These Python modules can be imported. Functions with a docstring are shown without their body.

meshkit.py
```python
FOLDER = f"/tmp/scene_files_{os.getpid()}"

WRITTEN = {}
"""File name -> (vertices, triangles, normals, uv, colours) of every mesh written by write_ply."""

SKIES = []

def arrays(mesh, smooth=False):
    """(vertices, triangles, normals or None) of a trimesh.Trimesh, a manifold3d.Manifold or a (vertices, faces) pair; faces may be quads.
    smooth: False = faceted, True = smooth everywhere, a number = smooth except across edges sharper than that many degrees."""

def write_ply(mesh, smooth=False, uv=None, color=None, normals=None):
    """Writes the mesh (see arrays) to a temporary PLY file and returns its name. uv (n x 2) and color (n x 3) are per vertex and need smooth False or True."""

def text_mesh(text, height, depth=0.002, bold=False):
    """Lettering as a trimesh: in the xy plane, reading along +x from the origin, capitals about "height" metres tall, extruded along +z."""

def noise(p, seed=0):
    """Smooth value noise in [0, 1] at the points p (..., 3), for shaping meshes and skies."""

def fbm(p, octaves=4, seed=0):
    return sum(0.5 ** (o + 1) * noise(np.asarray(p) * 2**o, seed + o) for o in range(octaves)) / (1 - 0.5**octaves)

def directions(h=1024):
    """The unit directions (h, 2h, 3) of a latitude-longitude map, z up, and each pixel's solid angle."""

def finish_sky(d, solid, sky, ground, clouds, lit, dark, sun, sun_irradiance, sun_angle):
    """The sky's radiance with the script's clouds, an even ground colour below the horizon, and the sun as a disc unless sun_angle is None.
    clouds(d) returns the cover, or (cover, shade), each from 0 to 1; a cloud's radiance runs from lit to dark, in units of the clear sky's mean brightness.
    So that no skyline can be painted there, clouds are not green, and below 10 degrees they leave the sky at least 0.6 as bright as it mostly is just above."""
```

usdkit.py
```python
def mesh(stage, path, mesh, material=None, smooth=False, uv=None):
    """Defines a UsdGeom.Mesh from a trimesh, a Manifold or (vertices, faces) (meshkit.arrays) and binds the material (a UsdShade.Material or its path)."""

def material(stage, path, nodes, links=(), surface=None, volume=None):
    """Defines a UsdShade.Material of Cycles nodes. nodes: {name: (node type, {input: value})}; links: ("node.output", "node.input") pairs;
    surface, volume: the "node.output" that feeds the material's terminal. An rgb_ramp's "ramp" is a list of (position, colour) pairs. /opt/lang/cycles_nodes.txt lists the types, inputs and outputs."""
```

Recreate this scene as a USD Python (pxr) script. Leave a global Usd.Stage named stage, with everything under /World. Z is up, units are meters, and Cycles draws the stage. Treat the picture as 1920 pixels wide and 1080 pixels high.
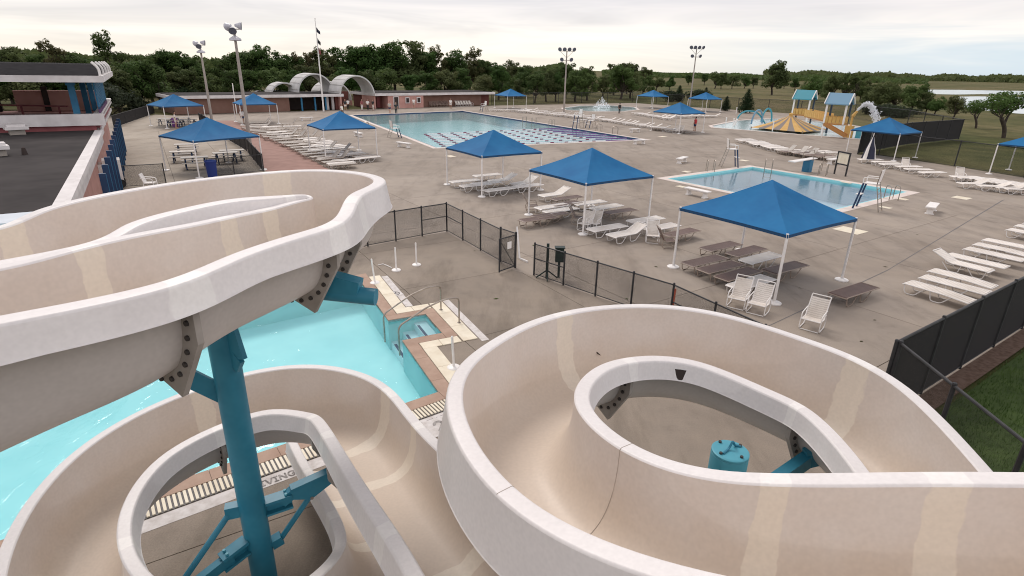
import math, random, numpy as np, trimesh, usdkit, meshkit
import manifold3d as m3
import shapely.geometry as sg, shapely.affinity as sa
from shapely.ops import unary_union
from scipy.interpolate import CubicSpline
from pxr import Usd, UsdGeom, UsdLux, UsdShade, Gf, Sdf, Vt

stage = Usd.Stage.CreateInMemory()
UsdGeom.SetStageUpAxis(stage, "Z"); UsdGeom.SetStageMetersPerUnit(stage, 1.0)
UsdGeom.Xform.Define(stage, "/World"); UsdGeom.Scope.Define(stage, "/World/Looks")
PI = math.pi
rng = np.random.default_rng(7); random.seed(7)

# ------------------------------------------------------------------ camera, sky, sun
F_PX, PITCH, ROLL, CAM_H = 1070.376, math.radians(21.0179), math.radians(1.2396), 7.0
cam = UsdGeom.Camera.Define(stage, "/World/camera")
cam.CreateHorizontalApertureAttr(36.0); cam.CreateVerticalApertureAttr(36.0 * 9 / 16)
cam.CreateFocalLengthAttr(36.0 * F_PX / 1920); cam.CreateClippingRangeAttr(Gf.Vec2f(0.05, 20000))
cam.CreateFStopAttr(0.0); cam.CreateExposureAttr(0.39)
cp, sp, cr, sr = math.cos(PITCH), math.sin(PITCH), math.cos(ROLL), math.sin(ROLL)
fwd = np.array([0, cp, -sp]); dn0 = np.array([0, -sp, -cp]); rt0 = np.array([1.0, 0, 0])
right = cr * rt0 - sr * dn0; down = sr * rt0 + cr * dn0
M = np.eye(4); M[0, :3] = right; M[1, :3] = -down; M[2, :3] = -fwd; M[3, :3] = [0, 0, CAM_H]
UsdGeom.Xformable(cam).AddTransformOp().Set(Gf.Matrix4d(*M.ravel().tolist()))

SUN_AZ, SUN_EL = math.radians(-28), math.radians(48)      # azimuth from +y towards +x
sun = UsdLux.DistantLight.Define(stage, "/World/sun_light")
sun.CreateIntensityAttr(0.36); sun.CreateAngleAttr(24.0); sun.CreateColorAttr(Gf.Vec3f(1.0, 0.93, 0.87)); sun.CreateNormalizeAttr(True)
sx_ = UsdGeom.Xformable(sun); sx_.AddRotateZOp().Set(-math.degrees(SUN_AZ)); sx_.AddRotateXOp().Set(-(90 - math.degrees(SUN_EL)))
dome = UsdLux.DomeLight.Define(stage, "/World/sky")
SKYM = usdkit.material(stage, "/World/Looks/sky", {
    "tc": ("texture_coordinate", {}), "sx": ("separate_xyz", {}),
    "sky": ("sky_texture", {"sky_type": "single_scattering", "sun_disc": False, "sun_elevation": SUN_EL, "sun_rotation": SUN_AZ % (2 * PI)}),
    "map": ("mapping", {"scale": (1.3, 1.3, 17.0), "rotation": (0.06, -0.03, 0.3)}),
    "n": ("noise_texture", {"scale": 1.7, "detail": 5.0, "roughness": 0.55, "distortion": 0.6}),
    "el": ("rgb_ramp", {"ramp": [(0.0, (1.0, .93, .80)), (0.035, (1.0, .945, .86)), (0.065, (.93, .885, .845)), (0.10, (.80, .77, .775)), (0.16, (.75, .72, .735)), (0.3, (.80, .765, .775)), (1.0, (.83, .80, .815))]}),
    "nr": ("rgb_ramp", {"ramp": [(0.30, (.78, .785, .81)), (0.5, (.96, .955, .955)), (0.68, (1.12, 1.09, 1.06))]}),
    "mul": ("mix", {"mix_type": "multiply", "fac": 1.0}),
    "gain": ("mix", {"mix_type": "multiply", "fac": 1.0, "color2": (8.5, 8.5, 8.6)}),
    # open blue strip low on the right (east)
    "az": ("math", {"math_type": "arctan2"}), "azr": ("map_range", {"range_type": "smoothstep", "from_min": 0.10, "from_max": 0.72, "to_min": 0, "to_max": 1, "clamp": True}),
    "lo": ("map_range", {"range_type": "smoothstep", "from_min": 0.085, "from_max": 0.02, "to_min": 0, "to_max": 1, "clamp": True}),
    "nb": ("math", {"math_type": "multiply_add", "value2": 0.10, "value3": -0.05}), "zz": ("math", {"math_type": "add"}),
    "fb": ("math", {"math_type": "multiply"}), "fb2": ("math", {"math_type": "multiply", "value2": 0.85}),
    "blue": ("mix", {"mix_type": "mix", "color2": (5.0, 6.1, 7.0)}),
    "cover": ("mix", {"mix_type": "mix", "fac": 0.93}),
    "bg": ("background_shader", {"strength": 0.1})},
    [("tc.generated", "sx.vector"), ("tc.generated", "map.vector"), ("map.vector", "n.vector"), ("sx.z", "el.fac"), ("n.fac", "nr.fac"),
     ("el.color", "mul.color1"), ("nr.color", "mul.color2"), ("mul.color", "gain.color1"),
     ("sx.x", "az.value1"), ("sx.y", "az.value2"), ("az.value", "azr.value"), ("n.fac", "nb.value1"), ("sx.z", "zz.value1"), ("nb.value", "zz.value2"), ("zz.value", "lo.value"),
     ("azr.result", "fb.value1"), ("lo.result", "fb.value2"), ("fb.value", "fb2.value1"), ("fb2.value", "blue.fac"), ("gain.color", "blue.color1"),
     ("sky.color", "cover.color1"), ("blue.color", "cover.color2"), ("cover.color", "bg.color")], surface="bg.background")
UsdShade.MaterialBindingAPI.Apply(dome.GetPrim()).Bind(SKYM)
dome.GetPrim().SetCustomDataByKey("kind", "structure")

# ------------------------------------------------------------------ survey helpers: the ground point seen at a place in the photograph
def ray(p):
    x, y = p[0] - 960, p[1] - 540
    x, y = cr * x + sr * y, -sr * x + cr * y
    return np.array([x, F_PX * cp - y * sp, -(F_PX * sp + y * cp)])
def at(px, py, z=0.0):
    d = ray((px, py)); t = (z - CAM_H) / d[2]
    return np.array([d[0] * t, d[1] * t, z])
def hgt(base, tp, z0=0.0):
    b = at(*base, z0); d = ray(tp); return CAM_H + d[2] * math.hypot(b[0], b[1]) / math.hypot(d[0], d[1])

# ------------------------------------------------------------------ materials
def mat(name, col, col2=None, scale=3.0, detail=4.0, rough=0.6, spec=0.4, bump=0.0, bscale=None, metal=0.0, var=0.0, lo=0.35, hi=0.65, stretch=None, transl=None, coat=0.0):
    n = {"g": ("geometry", {}), "p": ("principled_bsdf", {"roughness": rough, "specular_ior_level": spec, "metallic": metal, "coat_weight": coat})}
    l = []
    vec = "g.position"
    if stretch:
        n["mp"] = ("mapping", {"scale": stretch}); l.append(("g.position", "mp.vector")); vec = "mp.vector"
    if col2 is not None:
        n["n"] = ("noise_texture", {"scale": scale, "detail": detail, "roughness": 0.6}); l.append((vec, "n.vector"))
        n["r"] = ("rgb_ramp", {"ramp": [(lo, col), (hi, col2)]}); l.append(("n.fac", "r.fac")); src = "r.color"
    else:
        n["c"] = ("color", {"value": col}); src = "c.color"
    if var:
        n["oi"] = ("object_info", {}); n["vm"] = ("map_range", {"from_min": 0, "from_max": 1, "to_min": 1 - var, "to_max": 1 + var}); n["vv"] = ("combine_xyz", {}); n["vx"] = ("mix", {"mix_type": "multiply", "fac": 1.0})
        l += [("oi.random", "vm.value"), ("vm.result", "vv.x"), ("vm.result", "vv.y"), ("vm.result", "vv.z"), (src, "vx.color1"), ("vv.vector", "vx.color2")]; src = "vx.color"
    l.append((src, "p.base_color"))
    if bump:
        n["bn"] = ("noise_texture", {"scale": bscale or scale * 4, "detail": 3.0}); n["b"] = ("bump", {"strength": bump, "distance": 0.02})
        l += [(vec, "bn.vector"), ("bn.fac", "b.height"), ("b.normal", "p.normal")]
    out = "p.BSDF"
    if transl:
        n["t"] = ("translucent_bsdf", {}); n["mx"] = ("mix_closure", {"fac": transl}); l += [(src, "t.color"), ("p.BSDF", "mx.closure1"), ("t.BSDF", "mx.closure2")]; out = "mx.closure"
    return usdkit.material(stage, "/World/Looks/" + name, n, l, surface=out)

MT = {}
def concrete(name, a, b, c, big=0.16, mid=0.8, var=0.05):
    return usdkit.material(stage, "/World/Looks/" + name, {
        "g": ("geometry", {}), "n1": ("noise_texture", {"scale": big, "detail": 5.0, "roughness": 0.6, "distortion": 0.7}), "n2": ("noise_texture", {"scale": mid, "detail": 6.0, "roughness": 0.65}),
        "n3": ("noise_texture", {"scale": 38.0, "detail": 2.0}), "st": ("mapping", {"scale": (1.2, 0.25, 1), "rotation": (0, 0, 0.6)}), "n4": ("noise_texture", {"scale": 0.5, "detail": 5.0, "roughness": 0.7}),
        "r1": ("rgb_ramp", {"ramp": [(0.36, a), (0.62, b)]}), "r2": ("rgb_ramp", {"ramp": [(0.28, (.74, .73, .72)), (0.44, (.95, .95, .95)), (0.70, (1.08, 1.07, 1.05))]}),
        "r3": ("rgb_ramp", {"ramp": [(0.3, (.88, .88, .88)), (0.7, (1.08, 1.08, 1.08))]}), "r4": ("rgb_ramp", {"ramp": [(0.26, (c[0] * .86, c[1] * .86, c[2] * .86)), (0.36, c), (0.50, (1, 1, 1))]}),
        "m1": ("mix", {"mix_type": "multiply", "fac": 1.0}), "m2": ("mix", {"mix_type": "multiply", "fac": 1.0}), "m3": ("mix", {"mix_type": "multiply", "fac": 1.0}),
        "oi": ("object_info", {}), "vm": ("map_range", {"to_min": 1 - var, "to_max": 1 + var}), "vv": ("combine_xyz", {}), "m4": ("mix", {"mix_type": "multiply", "fac": 1.0}),
        "b": ("bump", {"strength": 0.25, "distance": 0.01}), "p": ("principled_bsdf", {"roughness": 0.78, "specular_ior_level": 0.3})},
        [("g.position", "n1.vector"), ("g.position", "n2.vector"), ("g.position", "n3.vector"), ("g.position", "st.vector"), ("st.vector", "n4.vector"),
         ("n1.fac", "r1.fac"), ("n2.fac", "r2.fac"), ("n3.fac", "r3.fac"), ("n4.fac", "r4.fac"), ("r1.color", "m1.color1"), ("r2.color", "m1.color2"), ("m1.color", "m2.color1"), ("r3.color", "m2.color2"),
         ("m2.color", "m3.color1"), ("r4.color", "m3.color2"), ("oi.random", "vm.value"), ("vm.result", "vv.x"), ("vm.result", "vv.y"), ("vm.result", "vv.z"), ("m3.color", "m4.color1"), ("vv.vector", "m4.color2"),
         ("m4.color", "p.base_color"), ("n3.fac", "b.height"), ("b.normal", "p.normal")], surface="p.BSDF")
MT["deck"] = concrete("deck_concrete", (.275, .230, .188), (.335, .285, .238), (.80, .79, .78))
MT["pad"] = concrete("slide_pad_concrete", (.22, .182, .145), (.285, .238, .192), (.78, .77, .75))
MT["terr"] = concrete("terrace_concrete", (.32, .27, .215), (.37, .32, .26), (.84, .82, .80))
MT["path"] = mat("red_paving", (.25, .135, .105), (.32, .18, .145), scale=1.2, rough=.8, bump=.2, bscale=30)
MT["joint"] = mat("joint_dirt", (.07, .06, .05), rough=.9)
MT["drain"] = mat("drain_metal", (.09, .085, .085), (.14, .13, .13), scale=4, rough=.6)
MT["coping"] = mat("tan_coping", (.33, .215, .155), (.40, .275, .205), scale=2.2, rough=.7, bump=.15, bscale=40)
MT["coping2"] = mat("pale_coping", (.58, .50, .45), (.68, .60, .55), scale=1.5, rough=.7)
MT["cream"] = mat("cream_gutter", (.66, .58, .44), (.76, .70, .56), scale=2.0, rough=.55, var=.05)
MT["wpaint"] = mat("worn_white_marking", (.50, .46, .43), (.66, .63, .61), scale=5, rough=.8)
MT["ink"] = mat("black_lettering", (.05, .05, .055), (.22, .20, .19), scale=14, rough=.8, lo=.45, hi=.75)
MT["white"] = mat("white_metal", (.74, .71, .68), (.82, .79, .76), scale=2.5, rough=.4, var=.03)
MT["strapw"] = mat("white_vinyl_strap", (.66, .60, .53), (.80, .75, .69), scale=1.3, rough=.5, var=.07)
MT["strapg"] = mat("grey_vinyl_strap", (.36, .33, .29), (.50, .46, .41), scale=1.3, rough=.5, var=.14)
MT["strapb"] = mat("brown_vinyl_strap", (.105, .062, .05), (.145, .09, .073), scale=1.5, rough=.5, var=.08)
MT["frameb"] = mat("tan_metal", (.33, .26, .21), rough=.45)
MT["black"] = mat("black_metal", (.012, .012, .013), (.03, .03, .032), scale=3, rough=.5)
MT["dgreen"] = mat("dark_green_metal", (.010, .022, .018), rough=.5)
MT["steel"] = mat("stainless_steel", (.30, .26, .22), (.42, .37, .32), scale=4, rough=.28, metal=.9)
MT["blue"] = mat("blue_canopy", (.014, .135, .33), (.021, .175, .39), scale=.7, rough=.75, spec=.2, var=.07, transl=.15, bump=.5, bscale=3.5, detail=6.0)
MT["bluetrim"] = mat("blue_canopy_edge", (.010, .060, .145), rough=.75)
MT["pipe"] = mat("teal_blue_paint", (.016, .155, .235), (.032, .20, .285), scale=2.6, rough=.42, bump=.08, bscale=14, detail=7.0)
MT["pipe2"] = mat("light_teal_paint", (.055, .27, .35), (.075, .32, .40), scale=1.6, rough=.5)
MT["bluecol"] = mat("blue_column_paint", (.02, .13, .25), (.03, .17, .30), scale=1.2, rough=.5)
MT["navy"] = mat("navy_paint", (.012, .035, .09), (.02, .05, .12), scale=1.2, rough=.5)
MT["flagnavy"] = mat("dark_navy_cloth", (.02, .022, .045), (.03, .034, .06), scale=2, rough=.8)
MT["ink2"] = mat("faded_lettering", (.16, .145, .135), (.42, .39, .37), scale=9, rough=.8, lo=.40, hi=.68)
MT["purple"] = mat("purple_paint", (.12, .05, .13), rough=.6)
MT["roof"] = mat("dark_roof_membrane", (.034, .030, .030), (.054, .048, .047), scale=.5, rough=.95, spec=.15, bump=.1, bscale=6)
MT["shingle"] = mat("black_shingle", (.018, .017, .019), (.028, .027, .029), scale=3, rough=1.0, spec=.05)
MT["trim"] = mat("white_trim", (.56, .53, .52), (.68, .65, .64), scale=1.2, rough=.6)
MT["ctrim"] = mat("pale_blue_trim", (.50, .55, .60), (.60, .65, .70), scale=.8, rough=.6)
MT["pink"] = mat("pink_stucco", (.44, .235, .20), (.52, .29, .25), scale=.9, rough=.85)
MT["redband"] = mat("dull_red_paint", (.22, .06, .065), (.28, .085, .09), scale=1.2, rough=.7)
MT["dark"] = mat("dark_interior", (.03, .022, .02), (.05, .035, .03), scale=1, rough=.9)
MT["vault"] = mat("pale_concrete_vault", (.46, .46, .45), (.58, .57, .56), scale=.7, rough=.8)
MT["galv"] = mat("weathered_galvanised", (.30, .265, .235), (.38, .34, .30), scale=1.5, rough=.55, metal=.2)
MT["lamp"] = mat("lamp_head_grey", (.42, .42, .46), (.58, .58, .62), scale=3, rough=.35)
MT["lampd"] = mat("dark_lamp_head", (.10, .11, .14), rough=.4)
MT["skin"] = mat("skin", (.42, .24, .17), rough=.6, var=.2)
MT["rope"] = mat("white_float", (.82, .76, .77), rough=.4)
MT["ropep"] = mat("purple_float", (.20, .07, .26), rough=.4)
MT["roper"] = mat("dark_red_float", (.26, .05, .10), rough=.4)
MT["yellow"] = mat("yellow_fabric", (.52, .31, .085), (.60, .37, .12), scale=1.2, rough=.7)
MT["orange"] = mat("orange_plastic", (.42, .20, .06), rough=.6)
MT["greyfab"] = mat("grey_fabric", (.22, .19, .17), rough=.8)
MT["teal"] = mat("teal_roof", (.05, .27, .34), rough=.55)
MT["pblue"] = mat("pale_blue_roof", (.16, .30, .42), rough=.55)
MT["post_dk"] = mat("dark_blue_post", (.03, .05, .08), rough=.5)
MT["spray"] = usdkit.material(stage, "/World/Looks/water_spray", {"d": ("diffuse_bsdf", {"color": (.85, .87, .9)}), "t": ("transparent_bsdf", {"color": (1, 1, 1)}), "m": ("mix_closure", {"fac": .55})}, [("d.BSDF", "m.closure1"), ("t.BSDF", "m.closure2")], surface="m.closure")
MT["tblue"] = mat("bin_blue", (.012, .03, .16), rough=.4)
MT["red"] = mat("red_cloth", (.5, .03, .04), rough=.7)
MT["mulch"] = mat("mulch", (.10, .06, .04), (.16, .105, .08), scale=9, rough=.95, bump=.5, bscale=24)
MT["tile"] = mat("pale_pool_tile", (.55, .72, .76), (.62, .78, .82), scale=2, rough=.3)
MT["stripe"] = mat("navy_tile", (.02, .05, .12), rough=.4)
MT["orangepost"] = mat("faded_red_stake", (.45, .10, .05), rough=.6)
MT["asphalt"] = mat("asphalt", (.05, .05, .05), (.08, .078, .075), scale=2, rough=.9)

def basin(name, a, b): return mat(name, a, b, scale=.6, rough=.5)
MT["basA"] = basin("aqua_basin", (.42, .80, .83), (.50, .87, .89))
MT["basM"] = basin("blue_basin", (.26, .62, .66), (.31, .67, .70))
MT["basD"] = basin("pale_blue_basin", (.46, .64, .74), (.54, .70, .79))
MT["basW"] = basin("white_basin", (.62, .72, .72), (.70, .78, .78))
def water(name, tint, sc, bs, ior=1.33, dist=.03, rough=.04):
    return usdkit.material(stage, "/World/Looks/" + name, {
        "g": ("geometry", {}), "mp": ("mapping", {"scale": (1, .55, 1), "rotation": (0, 0, .7)}), "n": ("noise_texture", {"scale": sc, "detail": 3.0, "distortion": .8}), "b": ("bump", {"strength": bs, "distance": dist}),
        "f": ("fresnel", {"IOR": ior}), "t": ("transparent_bsdf", {"color": tint}), "gl": ("glossy_bsdf", {"color": (1, 1, 1), "roughness": rough}), "m": ("mix_closure", {})},
        [("g.position", "mp.vector"), ("mp.vector", "n.vector"), ("n.fac", "b.height"), ("b.normal", "f.normal") if False else ("b.normal", "gl.normal"), ("f.fac", "m.fac"), ("t.BSDF", "m.closure1"), ("gl.BSDF", "m.closure2")], surface="m.closure")
MT["watA"] = water("rippled_pool_water", (.86, .97, .98), 3.2, .9)
MT["watM"] = water("calm_pool_water", (.89, .965, .98), 1.6, .55, rough=.15)
MT["bay"] = mat("bay_water", (.30, .32, .33), rough=.12, spec=.9)
def screen(name, col, hole, sc):
    return usdkit.material(stage, "/World/Looks/" + name, {
        "g": ("geometry", {}), "mp": ("mapping", {"rotation": (.5, .4, .78)}), "ck": ("voronoi_texture" if False else "noise_texture", {"scale": sc, "detail": 0.0}), "r": ("rgb_ramp", {"ramp": [(hole - .03, (0, 0, 0)), (hole + .03, (1, 1, 1))]}),
        "bw": ("rgb_to_bw", {}), "p": ("principled_bsdf", {"base_color": col, "roughness": .75, "specular_ior_level": .2}), "t": ("transparent_bsdf", {"color": (1, 1, 1)}), "m": ("mix_closure", {})},
        [("g.position", "mp.vector"), ("mp.vector", "ck.vector"), ("ck.fac", "r.fac"), ("r.color", "bw.color"), ("bw.val", "m.fac"), ("p.BSDF", "m.closure1"), ("t.BSDF", "m.closure2")], surface="m.closure")
MT["net"] = screen("chain_link_mesh", (.02, .02, .02), .46, 260.0)
MT["netthin"] = screen("thin_chain_link", (.025, .024, .02), .42, 260.0)
MT["windscreen"] = screen("black_wind_screen", (.017, .016, .017), .80, 260.0)
MT["grass"] = usdkit.material(stage, "/World/Looks/grass_ground", {
    "g": ("geometry", {}), "n1": ("noise_texture", {"scale": .022, "detail": 5.0, "roughness": .6}), "n2": ("noise_texture", {"scale": .35, "detail": 5.0, "roughness": .65}), "n3": ("noise_texture", {"scale": 9.0, "detail": 3.0}),
    "r1": ("rgb_ramp", {"ramp": [(0.36, (.075, .085, .030)), (0.50, (.125, .115, .050)), (0.64, (.18, .148, .080))]}), "r2": ("rgb_ramp", {"ramp": [(0.3, (.62, .66, .60)), (0.65, (1.1, 1.08, 1.05))]}), "r3": ("rgb_ramp", {"ramp": [(0.3, (.7, .7, .7)), (0.7, (1.15, 1.15, 1.15))]}),
    "m1": ("mix", {"mix_type": "multiply", "fac": 1.0}), "m2": ("mix", {"mix_type": "multiply", "fac": 1.0}), "b": ("bump", {"strength": .5, "distance": .05}), "p": ("principled_bsdf", {"roughness": .95, "specular_ior_level": .1})},
    [("g.position", "n1.vector"), ("g.position", "n2.vector"), ("g.position", "n3.vector"), ("n1.fac", "r1.fac"), ("n2.fac", "r2.fac"), ("n3.fac", "r3.fac"), ("r1.color", "m1.color1"), ("r2.color", "m1.color2"), ("m1.color", "m2.color1"), ("r3.color", "m2.color2"), ("m2.color", "p.base_color"), ("n3.fac", "b.height"), ("b.normal", "p.normal")], surface="p.BSDF")
MT["lawn"] = mat("near_lawn", (.035, .062, .014), (.062, .10, .022), scale=1.6, rough=.95, bump=.5, bscale=30)
MT["blade"] = mat("grass_blade", (.05, .095, .02), (.09, .145, .036), scale=1.2, rough=.7, transl=.3)
MT["bark"] = mat("bark", (.035, .026, .02), (.07, .055, .042), scale=3, rough=.95)
def leafmat(name, a, b, c):
    return usdkit.material(stage, "/World/Looks/" + name, {
        "g": ("geometry", {}), "n": ("noise_texture", {"scale": .55, "detail": 4.0}), "r": ("rgb_ramp", {"ramp": [(0.3, a), (0.5, b), (0.72, c)]}), "pi": ("map_range", {"to_min": .82, "to_max": 1.18}), "pv": ("combine_xyz", {}), "m": ("mix", {"mix_type": "multiply", "fac": 1.0}),
        "oi": ("object_info", {}), "om": ("map_range", {"to_min": .78, "to_max": 1.28}), "ov": ("combine_xyz", {"y": 1.0}), "m2": ("mix", {"mix_type": "multiply", "fac": 1.0}),
        "p": ("principled_bsdf", {"roughness": .75, "specular_ior_level": .15}), "t": ("translucent_bsdf", {}), "mx": ("mix_closure", {"fac": .38})},
        [("g.position", "n.vector"), ("n.fac", "r.fac"), ("g.random_per_island", "pi.value"), ("pi.result", "pv.x"), ("pi.result", "pv.y"), ("pi.result", "pv.z"), ("r.color", "m.color1"), ("pv.vector", "m.color2"),
         ("oi.random", "om.value"), ("om.result", "ov.x"), ("om.result", "ov.z"), ("m.color", "m2.color1"), ("ov.vector", "m2.color2"), ("m2.color", "p.base_color"), ("m2.color", "t.color"), ("p.BSDF", "mx.closure1"), ("t.BSDF", "mx.closure2")], surface="mx.closure")
MT["leaf"] = leafmat("dark_foliage", (.062, .102, .032), (.095, .145, .046), (.13, .185, .062))
MT["leaf2"] = leafmat("light_foliage", (.085, .125, .042), (.125, .172, .058), (.165, .21, .078))
MT["leaf3"] = leafmat("evergreen_foliage", (.026, .045, .023), (.040, .065, .03), (.058, .085, .04))
MT["leaf4"] = leafmat("bronze_foliage", (.074, .092, .034), (.11, .126, .048), (.15, .155, .064))
def brickmat(name, c1, c2, mo):
    return usdkit.material(stage, "/World/Looks/" + name, {"tc": ("texture_coordinate", {}), "b": ("brick_texture", {"color1": c1, "color2": c2, "mortar": mo, "scale": 4.0, "mortar_size": .015}), "n": ("noise_texture", {"scale": .6, "detail": 4.0}), "g": ("geometry", {}),
        "r": ("rgb_ramp", {"ramp": [(.3, (.8, .8, .8)), (.7, (1.12, 1.12, 1.12))]}), "m": ("mix", {"mix_type": "multiply", "fac": 1.0}), "p": ("principled_bsdf", {"roughness": .9})},
        [("tc.UV", "b.vector"), ("g.position", "n.vector"), ("n.fac", "r.fac"), ("b.color", "m.color1"), ("r.color", "m.color2"), ("m.color", "p.base_color")], surface="p.BSDF")
MT["brick"] = mat("brown_brick", (.175, .095, .072), (.215, .125, .097), scale=.8, rough=.9)
MT["brickr"] = mat("dark_red_brick", (.13, .045, .038), (.17, .06, .05), scale=.8, rough=.9)
# gelcoat of the flumes: st.x = metres to the nearest lamination joint, st.y = 0 floor .. 1 rim inside, 2 rim and skirt, 3 hull
MT["gel"] = usdkit.material(stage, "/World/Looks/flume_gelcoat", {
    "tc": ("texture_coordinate", {}), "sp": ("separate_xyz", {}), "g": ("geometry", {}), "n": ("noise_texture", {"scale": 5.0, "detail": 2.0}), "nl": ("noise_texture", {"scale": .8, "detail": 5.0, "roughness": .6}), "nf": ("noise_texture", {"scale": 30.0, "detail": 3.0}),
    "off": ("math", {"math_type": "multiply_add", "value2": .10, "value3": -.05}), "a": ("math", {"math_type": "add"}), "band": ("map_range", {"from_min": .118, "from_max": .106, "to_min": 0, "to_max": 1, "clamp": True}),
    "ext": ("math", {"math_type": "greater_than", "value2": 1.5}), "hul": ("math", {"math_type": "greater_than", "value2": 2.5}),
    "inr": ("rgb_ramp", {"ramp": [(.30, (.58, .505, .445)), (.50, (.62, .555, .50)), (.70, (.65, .60, .555))]}),
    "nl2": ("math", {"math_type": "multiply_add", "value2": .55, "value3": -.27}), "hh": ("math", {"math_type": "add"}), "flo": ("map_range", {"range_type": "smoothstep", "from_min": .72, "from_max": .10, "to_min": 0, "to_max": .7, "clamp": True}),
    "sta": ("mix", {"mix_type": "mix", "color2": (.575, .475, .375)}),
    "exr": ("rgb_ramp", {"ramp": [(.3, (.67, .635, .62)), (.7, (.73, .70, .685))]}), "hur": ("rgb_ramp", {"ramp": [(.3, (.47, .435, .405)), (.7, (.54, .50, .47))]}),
    "m1": ("mix", {"mix_type": "mix"}), "m2": ("mix", {"mix_type": "mix"}), "bi": ("mix", {"mix_type": "mix", "color1": (.72, .65, .55), "color2": (.79, .765, .735)}), "nh": ("math", {"math_type": "subtract", "value1": 1.0}), "bf": ("math", {"math_type": "multiply"}), "bf2": ("math", {"math_type": "multiply", "value2": .85}), "m3": ("mix", {"mix_type": "mix"}),
    "fr": ("rgb_ramp", {"ramp": [(.3, (.95, .95, .95)), (.7, (1.03, 1.03, 1.03))]}), "m4": ("mix", {"mix_type": "multiply", "fac": 1.0}),
    "bp": ("bump", {"strength": .06, "distance": .02}), "p": ("principled_bsdf", {"roughness": .42, "specular_ior_level": .35})},
    [("tc.UV", "sp.vector"), ("g.position", "n.vector"), ("g.position", "nl.vector"), ("g.position", "nf.vector"), ("n.fac", "off.value1"), ("sp.x", "a.value1"), ("off.value", "a.value2"), ("a.value", "band.value"),
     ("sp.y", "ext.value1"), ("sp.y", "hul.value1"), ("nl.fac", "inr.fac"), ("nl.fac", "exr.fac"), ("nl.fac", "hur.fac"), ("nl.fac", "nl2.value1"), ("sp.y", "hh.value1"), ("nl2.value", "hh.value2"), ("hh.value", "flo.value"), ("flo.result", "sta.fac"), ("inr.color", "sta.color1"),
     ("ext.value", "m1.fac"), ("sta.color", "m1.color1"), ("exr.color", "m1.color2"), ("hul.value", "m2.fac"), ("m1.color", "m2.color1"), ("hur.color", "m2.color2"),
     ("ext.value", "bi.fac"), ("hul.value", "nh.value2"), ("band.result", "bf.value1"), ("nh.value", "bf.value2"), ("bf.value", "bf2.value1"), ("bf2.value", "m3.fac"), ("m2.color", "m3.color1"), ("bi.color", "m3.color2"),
     ("nf.fac", "fr.fac"), ("m3.color", "m4.color1"), ("fr.color", "m4.color2"), ("m4.color", "p.base_color"), ("nl.fac", "bp.height"), ("bp.normal", "p.normal")], surface="p.BSDF")

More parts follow.
